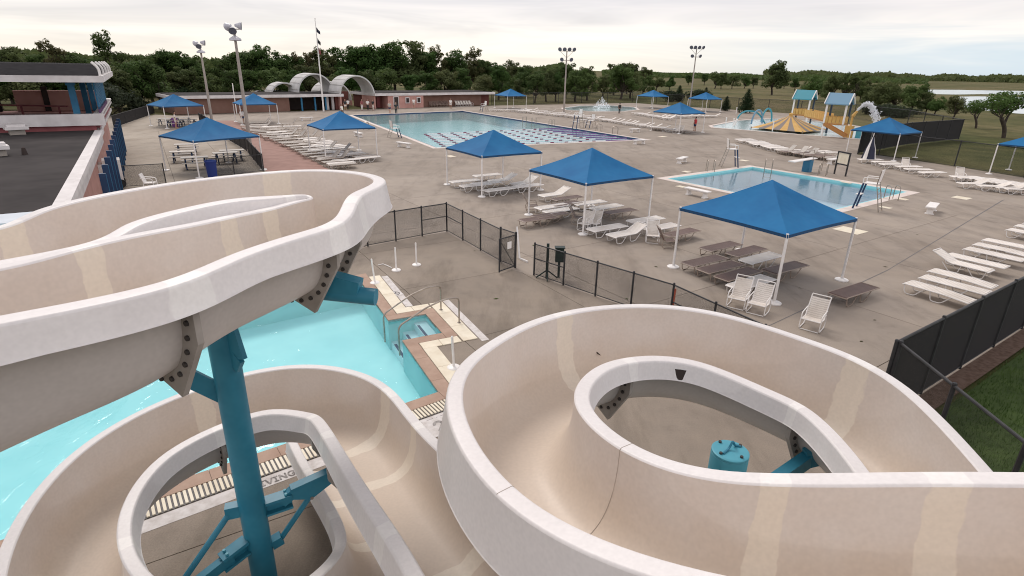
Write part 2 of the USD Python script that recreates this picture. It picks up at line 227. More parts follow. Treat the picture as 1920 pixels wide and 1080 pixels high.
# ------------------------------------------------------------------ things and parts
used = {}
def numbered(path):
    k = used.get(path, 0); used[path] = k + 1
    return path if k == 0 else f"{path}_{k:03d}"
def tag(prim, label=None, cat=None, group=None, kind=None):
    for k, v in (("label", label), ("category", cat), ("group", group), ("kind", kind)):
        if v: prim.SetCustomDataByKey(k, v)
class Thing:
    def __init__(s, name, label=None, cat=None, loc=(0, 0, 0), rz=0.0, group=None, kind=None, scale=None):
        s.path = numbered("/World/" + name); s.name = name; s.loc = np.array(loc, float); s.rz = rz
        s.x = UsdGeom.Xform.Define(stage, s.path); place(s.x, loc, rz, scale); s.prim = s.x.GetPrim()
        s.label, s.cat, s.group, s.kind = label, cat, group, kind
        tag(s.prim, label, cat, group, kind)
    def part(s, name, mb, m, smooth=35, parent=None, label=None, kind=None):
        mesh = mb.get() if isinstance(mb, MB) else mb
        p = numbered((parent or s.path) + "/" + name)
        o = usdkit.mesh(stage, p, mesh, MT[m] if isinstance(m, str) else m, smooth=smooth)
        tag(o.GetPrim(), label, None, None, kind)
        return p
def place(x, loc, rz, scale=None):
    x.AddTranslateOp().Set(Gf.Vec3d(*map(float, loc))); x.AddRotateZOp().Set(math.degrees(rz)); x.AddScaleOp().Set(Gf.Vec3f(*(scale or (1, 1, 1))))
def copy(t, loc, rz, label=None, group=None, scale=None, name=None):
    p = numbered("/World/" + (name or t.name)); x = UsdGeom.Xform.Define(stage, p)
    x.GetPrim().GetReferences().AddInternalReference(t.path)
    place_over(x, loc, rz, scale); x.GetPrim().SetInstanceable(True)
    tag(x.GetPrim(), label or t.label, t.cat, group or t.group)
    return x
def place_over(x, loc, rz, scale=None):
    for nm, ty, v in (("translate", Sdf.ValueTypeNames.Double3, Gf.Vec3d(*map(float, loc))), ("rotateZ", Sdf.ValueTypeNames.Float, math.degrees(rz)), ("scale", Sdf.ValueTypeNames.Float3, Gf.Vec3f(*(scale or (1, 1, 1))))):
        x.GetPrim().CreateAttribute("xformOp:" + nm, ty, False).Set(v)
    x.GetPrim().CreateAttribute("xformOpOrder", Sdf.ValueTypeNames.TokenArray, False, Sdf.VariabilityUniform).Set(Vt.TokenArray(["xformOp:translate", "xformOp:rotateZ", "xformOp:scale"]))
class Proto:
    """First use places the built thing itself, later uses are references to it."""
    def __init__(s, t): s.t = t; s.first = True
    def put(s, loc, rz, label, group=None, scale=None):
        t = s.t
        if s.first:
            s.first = False
            ops = t.x.GetOrderedXformOps(); ops[0].Set(Gf.Vec3d(*map(float, loc))); ops[1].Set(math.degrees(rz)); ops[2].Set(Gf.Vec3f(*(scale or (1, 1, 1))))
            tag(t.prim, label, t.cat, group); t.label, t.group = label, group
            return t.prim
        return copy(t, loc, rz, label, group, scale).GetPrim()
def single(name, mb, m, label=None, cat=None, group=None, kind=None, smooth=35):
    p = numbered("/World/" + name); o = usdkit.mesh(stage, p, mb.get() if isinstance(mb, MB) else mb, MT[m] if isinstance(m, str) else m, smooth=smooth)
    tag(o.GetPrim(), label, cat, group, kind); return o
class MB:
    def __init__(s): s.v, s.f, s.n = [], [], 0
    def add(s, v, f):
        v = np.asarray(v, float); f = np.asarray(f, int)
        if f.shape[1] == 4: f = np.vstack([f[:, [0, 1, 2]], f[:, [0, 2, 3]]])
        s.v.append(v); s.f.append(f + s.n); s.n += len(v); return s
    def tm(s, m, M=None):
        v = np.array(m.vertices); 
        if M is not None: v = v @ M[:3, :3].T + M[:3, 3]
        return s.add(v, m.faces)
    def mani(s, m): 
        k = m.to_mesh(); return s.add(k.vert_properties[:, :3], k.tri_verts)
    def get(s): return trimesh.Trimesh(np.vstack(s.v), np.vstack(s.f), process=False)
    def box(s, c, size, rz=0.0, bev=0.0):
        h = np.array(size, float) / 2
        v = np.array([[x, y, z] for x in (-1, 1) for y in (-1, 1) for z in (-1, 1)], float) * h
        c_, s_ = math.cos(rz), math.sin(rz)
        v = v @ np.array([[c_, s_, 0], [-s_, c_, 0], [0, 0, 1]]) + np.array(c, float)
        return s.add(v, [[0, 1, 3, 2], [4, 6, 7, 5], [0, 4, 5, 1], [2, 3, 7, 6], [0, 2, 6, 4], [1, 5, 7, 3]])
    def bar(s, p, q, w, h=None):
        """Rectangular bar from p to q, w wide, h high."""
        p, q = np.array(p, float), np.array(q, float); h = h or w; d = q - p; L = np.linalg.norm(d); d /= L
        a = np.cross(d, [0, 0, 1.0]); a = np.array([1.0, 0, 0]) if np.linalg.norm(a) < 1e-6 else a / np.linalg.norm(a); b = np.cross(a, d)
        v = [pt + a * i * w / 2 + b * j * h / 2 for pt in (p, q) for i, j in ((-1, -1), (1, -1), (1, 1), (-1, 1))]
        return s.add(v, [[0, 1, 5, 4], [1, 2, 6, 5], [2, 3, 7, 6], [3, 0, 4, 7], [3, 2, 1, 0], [4, 5, 6, 7]])
    def tube(s, pts, r, n=8, cap=True):
        P = np.array(pts, float); T = np.gradient(P, axis=0) if len(P) > 2 else np.repeat([P[1] - P[0]], 2, 0); T /= np.linalg.norm(T, axis=1, keepdims=True)
        up = np.array([0, 0, 1.0]); 
        if abs(T[0] @ up) > .95: up = np.array([1.0, 0, 0])
        R = np.broadcast_to(r, len(P)); V = []
        a = np.cross(T[0], up); a /= np.linalg.norm(a)
        ang = np.arange(n) / n * 2 * PI
        for i in range(len(P)):
            a = a - T[i] * (a @ T[i]); a /= np.linalg.norm(a); b = np.cross(T[i], a)
            V.append(P[i] + R[i] * (np.cos(ang)[:, None] * a + np.sin(ang)[:, None] * b))
        V = np.vstack(V); fs = []
        for i in range(len(P) - 1):
            for k in range(n):
                k2 = (k + 1) % n; fs.append([i * n + k, i * n + k2, (i + 1) * n + k2, (i + 1) * n + k])
        s.add(V, fs)
        if cap:
            for base, pc, rev in ((0, P[0], True), (len(P) - 1, P[-1], False)):
                vv = np.vstack([V[base * n:(base + 1) * n], [pc]]); ff = [[k, (k + 1) % n, n] if not rev else [(k + 1) % n, k, n] for k in range(n)]
                s.add(vv, ff)
        return s
    def cyl(s, c, r, h, n=16, r2=None):
        c = np.array(c, float); return s.tube([c, c + [0, 0, h]], [r, r if r2 is None else r2], n)
    def lathe(s, c, prof, n=20):
        c = np.array(c, float); a = np.arange(n) / n * 2 * PI; V = []; fs = []
        for r, z in prof: V += [[c[0] + r * math.cos(t), c[1] + r * math.sin(t), c[2] + z] for t in a]
        for i in range(len(prof) - 1):
            for k in range(n): k2 = (k + 1) % n; fs.append([i * n + k, i * n + k2, (i + 1) * n + k2, (i + 1) * n + k])
        return s.add(V, fs)
    def prism(s, poly, z0, z1):
        if isinstance(poly, (list, tuple, np.ndarray)): poly = sg.Polygon([(p[0], p[1]) for p in poly])
        for g in getattr(poly, "geoms", [poly]):
            if g.area < 1e-6: continue
            m = trimesh.creation.extrude_polygon(g, z1 - z0, engine="earcut"); m.apply_translation([0, 0, z0]); s.tm(m)
        return s
    def sheet(s, poly, z):
        if isinstance(poly, (list, tuple, np.ndarray)): poly = sg.Polygon([(p[0], p[1]) for p in poly])
        for g in getattr(poly, "geoms", [poly]):
            if g.area < 1e-6: continue
            v, f = trimesh.creation.triangulate_polygon(g, engine="earcut"); v = np.c_[v, np.full(len(v), z)]
            f = np.array(f); n = np.cross(v[f[:, 1]] - v[f[:, 0]], v[f[:, 2]] - v[f[:, 0]])[:, 2]; f[n < 0] = f[n < 0][:, ::-1]
            s.add(v, f)
        return s
def arcpts(pts, r, n=5):
    """A polyline with rounded corners."""
    P = [np.array(p, float) for p in pts]; out = [P[0]]
    for a, b, c in zip(P, P[1:], P[2:]):
        u, w = a - b, c - b; lu, lw = np.linalg.norm(u), np.linalg.norm(w); k = min(r, lu * .45, lw * .45); u, w = b + u / lu * k, b + w / lw * k
        for t in np.linspace(0, 1, n): out.append((1 - t) ** 2 * u + 2 * t * (1 - t) * b + t * t * w)
    out.append(P[-1]); return np.array(out)
def P2(*pxs): return [at(*p)[:2] for p in pxs]

# ------------------------------------------------------------------ ground, water, deck
th = np.linspace(0, 2 * PI, 65)[:-1]
# lower pool (splash-down pool)
pA = np.array(at(822, 736)[:2]); eR = np.array([-.452, .892]); eB = np.array([-.802, -.597])
pool_low = sg.Polygon([pA, pA + eR * 8.3, pA + eR * 8.3 + eB * 13.0, pA + eB * 13.0])
s0, s1 = np.array(at(707, 605)[:2]), np.array(at(750, 640)[:2]); inw = np.array([.892, .452])
s0 = pA + eR * ((s0 - pA) @ eR); s1 = pA + eR * ((s1 - pA) @ eR)
recess = sg.Polygon([s0 + inw * -.02, s1 + inw * -.02, s1 + inw * 1.15, s0 + inw * 1.15])
low_water = unary_union([pool_low, recess])
main_poly = sg.Polygon(P2((660, 216), (818, 277), (1210, 262), (868, 208)))
d0, d1, d2 = (np.array(p) for p in P2((1251, 335), (1410, 313), (1701, 360)))
dive_poly = sg.Polygon([d0, d1, d2, d0 + d2 - d1])
wade_poly = sg.Polygon(P2((1065, 203), (1095, 199), (1140, 198), (1180, 201), (1186, 205), (1160, 208), (1110, 208), (1072, 206))).buffer(1.0)
splash_poly = sg.Polygon(P2((1335, 236), (1385, 226), (1450, 222), (1560, 230), (1648, 244), (1648, 262), (1620, 261), (1540, 255), (1440, 247), (1340, 239)))
pools = {"low": low_water, "main": main_poly, "dive": dive_poly, "wade": wade_poly, "splash": splash_poly}
deck_poly = sg.Polygon([tuple(p) for p in P2((330, 216), (600, 207), (920, 198), (1000, 196.5), (1185, 193), (1330, 203), (1500, 214), (1620, 238), (1608, 290), (1647, 291), (1789, 312), (1920, 333))] + [(62, 40), (34, 22), tuple(at(1920, 618)[:2] + np.array([0, 0])), (7.75, 10.4), (6.5, 8.0), (2, -6), (-14, -6), (-24, 6), (-34, 30), (-60, 60), (-62, 78)])
holes = unary_union(list(pools.values()))
g = MB(); R = 9000
g.sheet(sg.Polygon([(R * math.cos(t), R * math.sin(t)) for t in th]).difference(holes), -0.06)
single("grass_ground", g, "grass", kind="structure")

UVEC, VVEC = np.array([.822, .570]), np.array([.570, -.822])
deck = Thing("pool_deck", kind="structure")
path_poly = sg.Polygon(P2((438, 226), (470, 240), (545, 278), (640, 330), (680, 400), (560, 400), (500, 322), (462, 283), (420, 240), (405, 226)))
terrace_poly = sg.Polygon(P2((235, 226), (290, 215), (330, 216), (405, 226), (420, 240), (462, 283), (500, 322), (420, 345), (205, 400), (190, 360), (222, 246)))
pad_poly = sg.Polygon([(-22, -6), (8, -6), (8, 10.5)] + [tuple(p) for p in P2((1255, 600), (1000, 517), (965, 507), (838, 436), (700, 452))] + [(-16, 24), (-24, 12)])
flat = deck_poly.difference(unary_union([path_poly, pad_poly, terrace_poly]))
base = MB(); base.sheet(deck_poly.difference(holes), -0.04); deck.part("joint_bed", base, "joint")
rest = flat.difference(holes)
def slabs(region, origin, size, gap, u, v, near, nm, m, far=None):
    org = np.array(origin); far_cells = []
    for i in range(-30, 40):
        for j in range(-40, 30):
            c = org + u * (i * size) + v * (j * size)
            cell = sg.Polygon([c, c + u * (size - gap), c + u * (size - gap) + v * (size - gap), c + v * (size - gap)])
            if not cell.intersects(region): continue
            ctr = np.array(cell.centroid.coords[0])
            if np.linalg.norm(ctr) > near: far_cells.append(sg.Polygon([c, c + u * size, c + u * size + v * size, c + v * size])); continue
            piece = cell.intersection(region)
            for gm in getattr(piece, "geoms", [piece]):
                if gm.geom_type == "Polygon" and gm.area > .02:
                    b = MB(); b.prism(gm, -0.035, 0.0); deck.part(nm, b, m, smooth=False)
    if far_cells:
        b = MB(); b.sheet(unary_union(far_cells).buffer(.001).intersection(region), 0.0); deck.part(far or nm, b, m, smooth=False)
slabs(rest, (9.16, 20.3), 6.1, .022, UVEC, VVEC, 42, "slab", "deck", "far_slab_sheet")
slabs(pad_poly.difference(holes), (0.1, 20.2), 4.4, .018, np.array([.53, -.85]), np.array([-.85, -.53]), 60, "slab", "pad")
slabs(terrace_poly.difference(holes), (-24, 33.2), 3.6, .02, np.array([-.53, .848]), np.array([.848, .53]), 75, "slab", "terr")
b = MB(); b.sheet(path_poly, 0.0); single("red_path", b, "path", kind="structure")
b = MB(); q = [at(1436, 613), at(1443, 611), at(1666, 506.5), at(1661, 507.5)]; b.sheet(q, .004); b.sheet([at(1661, 508.0), at(1667, 505.6), at(1884, 374), at(1878, 376)], .004)
single("drain_channel", b, "drain", "long narrow drain channel crossing the deck by the right fence", "drain")
# pale yellow marker tiles lying in the deck
tiles = [((1594, 432), .9, .5), ((1803, 371), .8, .35), ((1588, 342), .5, .3), ((1690, 373), .45, .28), ((1660, 389), .35, .25), ((1395, 301), .5, .3), ((845, 293), .5, .4), ((1287, 322), .4, .25), ((1277, 350), .4, .25), ((1242, 256), .8, .3)]
for k, (p, a, c) in enumerate(tiles):
    w = at(*p); b = MB(); b.prism(sg.Polygon([w[:2] + UVEC * i * a / 2 * 1.2 + VVEC * j * c * 1.2 for i, j in ((-1, -1), (1, -1), (1, 1), (-1, 1))]), .004, .010)
    single("depth_marker", b, "cream", "pale cream marker plate in the deck " + ["beside the right post of the nearest canopy", "right of the diving pool towards the lawn", "at the right tip of the diving pool", "just past the right tip of the diving pool", "near the guard chair at the diving pool", "beyond the left corner of the diving pool", "left of the third canopy", "near the bench between the two pools", "between that bench and the diving pool", "by the right corner of the main pool"][k], "deck plate")

# pools
def ring(poly, w): return poly.buffer(w, join_style=2).difference(poly)
def pool(nm, poly, depth, wz, bas, wat, label, wall=None):
    b = MB(); b.sheet(poly, -depth)
    for gm in getattr(poly, "geoms", [poly]):
        c = np.array(gm.exterior.coords)[:-1]
        for p, q in zip(c, np.roll(c, -1, 0)): b.add([[*p, -depth], [*q, -depth], [*q, 0.0], [*p, 0.0]], [[0, 1, 2, 3], [3, 2, 1, 0]])
    t = Thing(nm, kind="structure"); t.part("basin", b, bas, smooth=False)
    w = MB(); w.sheet(poly.buffer(-.002), wz); t.part("water", w, wat, smooth=False)
    return t
tl = pool("splash_down_pool", low_water, .95, -.05, "basA", "watA", "")
tm_ = pool("main_pool", main_poly, 1.4, -.12, "basM", "watM", "")
td = pool("diving_pool", dive_poly, 1.6, -.14, "basD", "watM", "")
tw = pool("wading_pool", wade_poly, .4, -.06, "basW", "watM", "")
ts = pool("spray_basin", splash_poly, .12, -.04, "basW", "watM", "")
b = MB(); b.prism(ring(main_poly, .45), -.05, .012); tm_.part("coping", b, "coping2", smooth=False)
b = MB(); b.prism(ring(main_poly.buffer(-.12, join_style=2), .117), -.2, -.01); tm_.part("gutter", b, "stripe", smooth=False)
b = MB(); b.prism(ring(dive_poly, .55), -.05, .012); td.part("coping", b, "coping2", smooth=False)
b = MB(); b.prism(ring(dive_poly.buffer(-.10, join_style=2), .097), -.25, .005); td.part("tile_band", b, "basM", smooth=False)
b = MB(); b.prism(ring(wade_poly, .4), -.05, .012); tw.part("coping", b, "coping2", smooth=False)
b = MB(); b.prism(ring(splash_poly, .5), -.05, .012); ts.part("coping", b, "coping2", smooth=False)
# lower pool coping in stones, gutter plates, grate
cop = ring(low_water, .34); cuts_ = []
Lc = np.array(low_water.exterior.coords)
for p, q in zip(Lc, Lc[1:]):
    ln = np.linalg.norm(q - p); d = (q - p) / max(ln, 1e-6); nrm = np.array([d[1], -d[0]])
    for k in range(int(ln / 1.2) + 1):
        if ln < .3: break
        a = p + d * min(ln, k * 1.2); cuts_.append(sg.LineString([a - nrm * .5, a + nrm * .5]).buffer(.004, cap_style=2))
for gm in cop.difference(unary_union(cuts_)).geoms:
    if gm.area > .004: bb = MB(); bb.prism(gm, -.06, .022); tl.part("coping_stone", bb, "coping", smooth=False)
# white slatted overflow grate along the slide-exit edge and cream covers round the steps
gr = Thing("overflow_grate", "long white slatted overflow grate beside the exit edge of the splash pool", "grate")
b = MB(); nB = np.array([eB[1], -eB[0]]); nB = nB if not low_water.contains(sg.Point(pA + eB * 3 + nB * .3)) else -nB
b.prism(sg.Polygon([pA + nB * .36 + eB * -.4, pA + nB * .36 + eB * 9.2, pA + nB * .74 + eB * 9.2, pA + nB * .74 + eB * -.4]), .003, .010); gr.part("channel", b, "drain", smooth=False)
for k in range(118):
    s = -.36 + k * .081; bb = MB(); bb.prism(sg.Polygon([pA + eB * s + nB * .372, pA + eB * (s + .047) + nB * .372, pA + eB * (s + .047) + nB * .728, pA + eB * s + nB * .728]), .012, .034); gr.part("slat", bb, "cream", smooth=False)
cv = Thing("gutter_covers", "cream gutter cover plates laid round the pool step recess", "gutter cover")
def plates(p, d, n, L0, L1, o0, o1, step):
    s = L0
    while s < L1 - .05:
        e = min(L1, s + step); bb = MB(); bb.prism(sg.Polygon([p + d * (s + .006) + n * o0, p + d * (e - .006) + n * o0, p + d * (e - .006) + n * o1, p + d * (s + .006) + n * o1]), .003, .024); cv.part("cover_plate", bb, "cream", smooth=False); s = e
k0, k1 = (s0 - pA) @ eR, (s1 - pA) @ eR
plates(pA, eR, inw, -.2, k1 - .72, .36, .74, 1.3); plates(pA, eR, inw, k0 + .72, 8.3, .36, .74, 1.3)
plates(s1 - eR * .36, inw, -eR, .36, 1.5, 0, .36, .55); plates(s0 + eR * .36, inw, eR, .36, 1.5, 0, .36, .55)
plates(s1 + inw * 1.51, eR, inw, -.72, (k0 - k1) + .72, 0, .42, 1.0)
b = MB(); z = .004
b.sheet(sg.Polygon([pA + eB * -.4 + nB * .76, pA + eB * 9.2 + nB * .76, pA + eB * 9.2 + nB * 1.06, pA + eB * -.4 + nB * 1.06]), z)
b.sheet(sg.Polygon([s1 + eR * -.9 + inw * 1.98, s0 + eR * .9 + inw * 1.98, s0 + eR * .9 + inw * 2.2, s1 + eR * -.9 + inw * 2.2]), z)
b.sheet(sg.Polygon([pA + eR * (k0 + .8) + inw * .78, pA + eR * 8.2 + inw * .78, pA + eR * 8.2 + inw * 1.0, pA + eR * (k0 + .8) + inw * 1.0]), z)
single("painted_border", b, "wpaint", "worn white painted border beside the splash pool edge", "painted marking")
def deck_text(txt, p, d, h, label, m="ink2", z=.008, name="deck_lettering"):
    t = meshkit.text_mesh(txt, h, .003, bold=True); d = np.array([*d, 0]) / np.linalg.norm(d); n = np.array([-d[1], d[0], 0]); v = np.array(t.vertices)
    b = MB(); b.add(np.array([p[0], p[1], z]) + v[:, :1] * d + v[:, 1:2] * n + v[:, 2:] * [0, 0, 1], t.faces)
    single(name, b, m, label, "lettering", smooth=False)
tx_ = at(546, 883)[:2]; ks_ = (tx_ - pA) @ eB; deck_text("DIVING", pA + eB * (ks_ + .72) + nB * 1.01, -eB, .15, "worn black letters reading DIVING on the white border beside the grate")
deck_text("3 FT. 6 INCHES", pA + eB * 1.62 + nB * 1.03, -eB, .17, "black depth lettering in inches beside the pool corner")
w = at(822, 800)[:2]; b = MB(); b.prism(sg.Polygon([w + eB * i * .3 + nB * j * .3 for i, j in ((-1, -1), (1, -1), (1, 1), (-1, 1))]), .004, .012); single("depth_tile", b, "wpaint", "white square depth tile with a black figure near the pool corner", "tile")
deck_text("2", w - (-eB) * .12 + nB * .17, -eB, .34, "black figure two on the white square depth tile", z=.014, name="deck_figure")
# no-diving tile near the steps
w = at(740, 551)[:2]; t = Thing("no_diving_tile", "small white square tile with a no diving symbol near the pool handrails", "tile", (w[0], w[1], 0), math.atan2(UVEC[1], UVEC[0]))
b = MB(); b.box((0, 0, .008), (.46, .46, .008)); t.part("plate", b, "wpaint", smooth=False)
b = MB(); b.prism(sg.Point(0, 0).buffer(.17).difference(sg.Point(0, 0).buffer(.135)), .0125, .015); b.prism(sa.rotate(sg.box(-.15, -.017, .15, .017), 45), .0125, .0152); b.prism(sa.rotate(sg.box(-.10, -.02, .10, .015), -25), .0125, .0148); t.part("symbol", b, "ink", smooth=False)
# steps in the recess with dark tread stripes
st = Thing("pool_steps", "pale blue tiled pool steps with dark tread stripes in the recess", "steps")
for k in range(3):
    a, c = 1.13 - k * .36, 1.13 - (k + 1) * .36
    bb = MB(); bb.prism(sg.Polygon([s1 + eR * .02 + inw * a, s0 - eR * .02 + inw * a, s0 - eR * .02 + inw * c, s1 + eR * .02 + inw * c]), -1.08, -.2 - k * .24); tp = st.part("tread", bb, "tile", smooth=False)
    bb = MB(); bb.prism(sg.Polygon([s1 + eR * .25 + inw * (c + .10), s0 - eR * .25 + inw * (c + .10), s0 - eR * .25 + inw * (c + .02), s1 + eR * .25 + inw * (c + .02)]), -.199 - k * .24, -.193 - k * .24); st.part("stripe", bb, "stripe", smooth=False, parent=tp)
for nm, bx_, lo in (("far", (827, 582), (720, 612)), ("near", (861, 606), (748, 636))):
    A_, B_ = at(*bx_), at(*lo); D_ = (B_ - A_); 
    P_ = [A_, A_ + [0, 0, .82], A_ + D_ * .25 + [0, 0, .86], A_ + D_ * .55 + [0, 0, .74], B_ + [0, 0, .38], B_ + [0, 0, -.5]]
    b = MB(); b.tube(arcpts(P_, .16, 6), .024, 10); t = Thing("pool_handrail", f"bent steel handrail on the {nm} side of the pool steps", "handrail"); t.part("rail", b, "steel")
    b = MB(); b.lathe(A_, [(.0, .03), (.06, .028), (.06, .0)], 14); t.part("anchor_plate", b, "steel")

# ------------------------------------------------------------------ the water slide flumes
A_RIMS = np.array([[-4.614, 4.943, 5.552, -3.666, 4.591, 5.529], [-4.443, 5.338, 5.636, -3.513, 4.993, 5.601], [-4.19, 5.971, 5.672, -3.306, 5.489, 5.632], [-3.755, 6.56, 5.694, -2.985, 5.939, 5.644], [-3.259, 7.068, 5.698, -2.649, 6.27, 5.617], [-2.682, 7.398, 5.703, -2.46, 6.44, 5.60], [-2.092, 7.301, 5.706, -2.33, 6.47, 5.585], [-1.702, 6.872, 5.707, -2.28, 6.36, 5.575], [-1.7, 6.317, 5.708, -2.37, 6.17, 5.572], [-1.732, 5.784, 5.709, -2.571, 5.908, 5.544], [-1.699, 5.23, 5.639, -2.669, 5.448, 5.591], [-1.869, 4.661, 5.644, -2.822, 4.954, 5.625], [-2.127, 4.049, 5.644, -3.048, 4.442, 5.657], [-2.349, 3.446, 5.635, -3.232, 3.97, 5.67], [-2.876, 2.916, 5.637, -3.559, 3.624, 5.63]])
B_PATH = [[5.558, 1.944, 5.337, 5.192], [3.988, 2.041, 5.113, 4.954], [2.56, 2.29, 4.873, 4.717], [1.349, 2.63, 4.624, 4.45], [0.505, 3.325, 4.376, 4.268], [0.098, 4.277, 4.339, 4.202], [0.269, 5.256, 4.193, 4.097], [0.83, 6.1, 4.096, 3.942], [1.643, 6.58, 4.025, 3.822], [2.509, 6.546, 3.977, 3.74], [3.293, 6.091, 3.887, 3.626], [3.77, 5.425, 3.806, 3.597], [3.878, 4.358, 3.574, 3.543]]
LINK = [[3.72, 3.3, 3.48, 3.48], [3.28, 2.25, 3.43, 3.43], [2.4, 1.55, 3.39, 3.38], [1.35, 1.5, 3.35, 3.32], [0.55, 2.35, 3.29, 3.22]]
C_PATH = [[-0.231, 3.711, 3.201, 3.064], [-0.899, 4.764, 3.061, 2.875], [-1.473, 5.699, 2.895, 2.649], [-1.955, 6.538, 2.665, 2.518], [-2.521, 7.225, 2.442, 2.506], [-3.476, 7.524, 2.336, 2.444], [-4.409, 7.151, 2.236, 2.317], [-5.034, 6.259, 2.167, 2.207], [-5.011, 5.147, 2.079, 1.998], [-4.384, 4.192, 1.982, 1.718], [-3.386, 3.742, 1.812, 1.56], [-2.341, 3.956, 1.612, 1.43], [-1.702, 4.748, 1.427, 1.311], [-1.586, 5.815, 1.222, 1.174], [-2.218, 7.035, 1.014, 0.991], [-3.329, 8.66, 0.876, 0.759]]
CAP = .147
def rims_from_path(P, w):
    P = np.array(P); S = CubicSpline(np.arange(len(P)), P); t = np.linspace(0, len(P) - 1, (len(P) - 1) * 12 + 1); V, D = S(t), S(t, 1)
    T = D[:, :2] / np.linalg.norm(D[:, :2], axis=1, keepdims=True); N = np.c_[-T[:, 1], T[:, 0]]
    return t, np.c_[V[:, :2] + N * w / 2, V[:, 2]], np.c_[V[:, :2] - N * w / 2, V[:, 3]]
def rims_from_pairs(Q, pre, post, per=14):
    S = CubicSpline(np.arange(len(Q)), Q); t = np.linspace(0, len(Q) - 1, (len(Q) - 1) * per + 1); V = S(t)
    return t, V[:, :3], V[:, 3:]
DEPTH = .78
def flume(name, label, t, L, R, joints, skL, skR, flange_at, bolts_on, depth=DEPTH, left_only=False, seams=()):
    n = len(t)
    def outn(X, sg_):
        T = np.gradient(X[:, :2], axis=0); T /= np.linalg.norm(T, axis=1, keepdims=True); return np.c_[-T[:, 1], T[:, 0]] * sg_
    nL, nR = outn(L, 1), outn(R, -1)
    depth = np.broadcast_to(depth, n); capL = np.full(n, CAP); capR = np.full(n, CAP)
    for X, cap in ((L, capL), (R, capR)):                   # where a rim folds tightly on itself the cap narrows
        for i in range(n):
            d = np.linalg.norm(X[:, :2] - X[i, :2], axis=1); far = np.abs(np.arange(n) - i) > 14
            dz = np.abs(X[:, 2] - X[i, 2]) < .35
            m = far & dz
            if m.any(): cap[i] = min(cap[i], max(.035, .5 * d[m].min() - .004))
    s = np.r_[0, np.cumsum(np.linalg.norm(np.diff((L + R) / 2, axis=0), axis=1))]
    sj = np.interp(joints, t, s)
    sb = np.interp([j for j in joints if j not in seams], t, s); dj = np.abs(s[:, None] - sb[None]).min(1)
    cz = np.minimum(L[:, 2], R[:, 2]) * .7 + np.maximum(L[:, 2], R[:, 2]) * .3
    c = (L + R) / 2; hw = np.linalg.norm((L - R)[:, :2], axis=1) / 2; ax = (L - R)[:, :2] / (2 * hw[:, None])
    # inside profile: u in -1..1 across, h in 0..1 of the wall height
    q = np.linspace(-1, 1, 33); prof = []
    for k in q:
        a = abs(k)
        ang = a * PI / 2; ex = .62
        x = math.sin(ang) ** ex if a > 0 else 0.0; hgt_ = 1 - math.cos(ang) ** .78 if a < 1 else 1.0
        prof.append((math.copysign(x, k), hgt_))
    prof = np.array(prof)
    def ring_pts(i, grow, drop):
        """Inside (grow 0) or hull (grow>0) section points at station i, from the right rim to the left rim."""
        zl, zr = L[i, 2], R[i, 2]; out = []
        for u, h in prof:
            w = (u + 1) / 2; zrim = zl * w + zr * (1 - w); zb = cz[i] - depth[i] - drop
            out.append([*(c[i, :2] + ax[i] * u * (hw[i] + grow)), zb + (zrim - zb) * h])
        return np.array(out)
    inner = np.array([ring_pts(i, 0, 0) for i in range(n)]); hull = np.array([ring_pts(i, .018, .02) for i in range(n)])
    hull[:, :, 2] -= np.linspace(0, 0, 33)
    def edge(X, nn, cap, sk):
        o = []
        for i in range(n):
            p = lambda d, z: [*(X[i, :2] + nn[i] * d), X[i, 2] + z]
            cpi, ski = cap[i], sk[i]; fl = .16 * ski
            o.append([p(0, 0), p(.010, .012), p(.022, .016), p(cpi - .022, .010), p(cpi - .008, .004), p(cpi, -.010), p(cpi + fl * .5, -ski * .5), p(cpi + fl, -ski + .012), p(cpi + fl + .012, -ski), p(cpi + fl - .012, -ski), p(cpi - .016, -.03), p(.02, -.03)])
        return np.array(o)
    eL, eR_ = edge(L, nL, capL, skL), edge(R, nR, capR, skR)
    th_ = Thing(name, label, "water slide")
    cuts = [0] + [int(np.argmin(np.abs(s - x))) for x in sorted(sj)] + [n - 1]; cuts = sorted(set(cuts))
    for a, b_ in zip(cuts, cuts[1:]):
        V, Fc, UV, off = [], [], [], 0
        def grid(G, vals, flip):
            nonlocal off
            G = G[a:b_ + 1]; m, k = G.shape[:2]; V.append(G.reshape(-1, 3)); UV.append(np.c_[np.repeat(dj[a:b_ + 1], k), np.tile(vals, m)])
            idx = off + np.arange(m * k).reshape(m, k); f = np.stack([idx[:-1, :-1], idx[1:, :-1], idx[1:, 1:], idx[:-1, 1:]], -1).reshape(-1, 4)
            Fc.append(f[:, ::-1] if flip else f); off += m * k
        grid(inner, prof[:, 1], False); grid(hull[:, ::-1], np.full(33, 3.0), False)
        for E_, fl in ((eL, False), (eR_, True)):
            grid(E_[:, 0:6], np.full(6, 2.0), fl); grid(E_[:, 5:9], np.full(4, 2.0), fl); grid(E_[:, 8:12], np.full(4, 3.0), fl)
        f4 = np.vstack(Fc); tmv = np.vstack(V)
        p = numbered(th_.path + "/flume_section")
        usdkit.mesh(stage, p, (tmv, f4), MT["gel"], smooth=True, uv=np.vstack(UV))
    for sj_ in seams:
        i = int(np.argmin(np.abs(t - sj_))); pts = np.vstack([eR_[i][4:0:-1], inner[i] + np.array([0, 0, .0015]), eL[i][1:5]]); sb_ = MB(); sb_.tube(pts, .0035, 4, cap=False); th_.part('seam_line', sb_, 'seam', smooth=False)
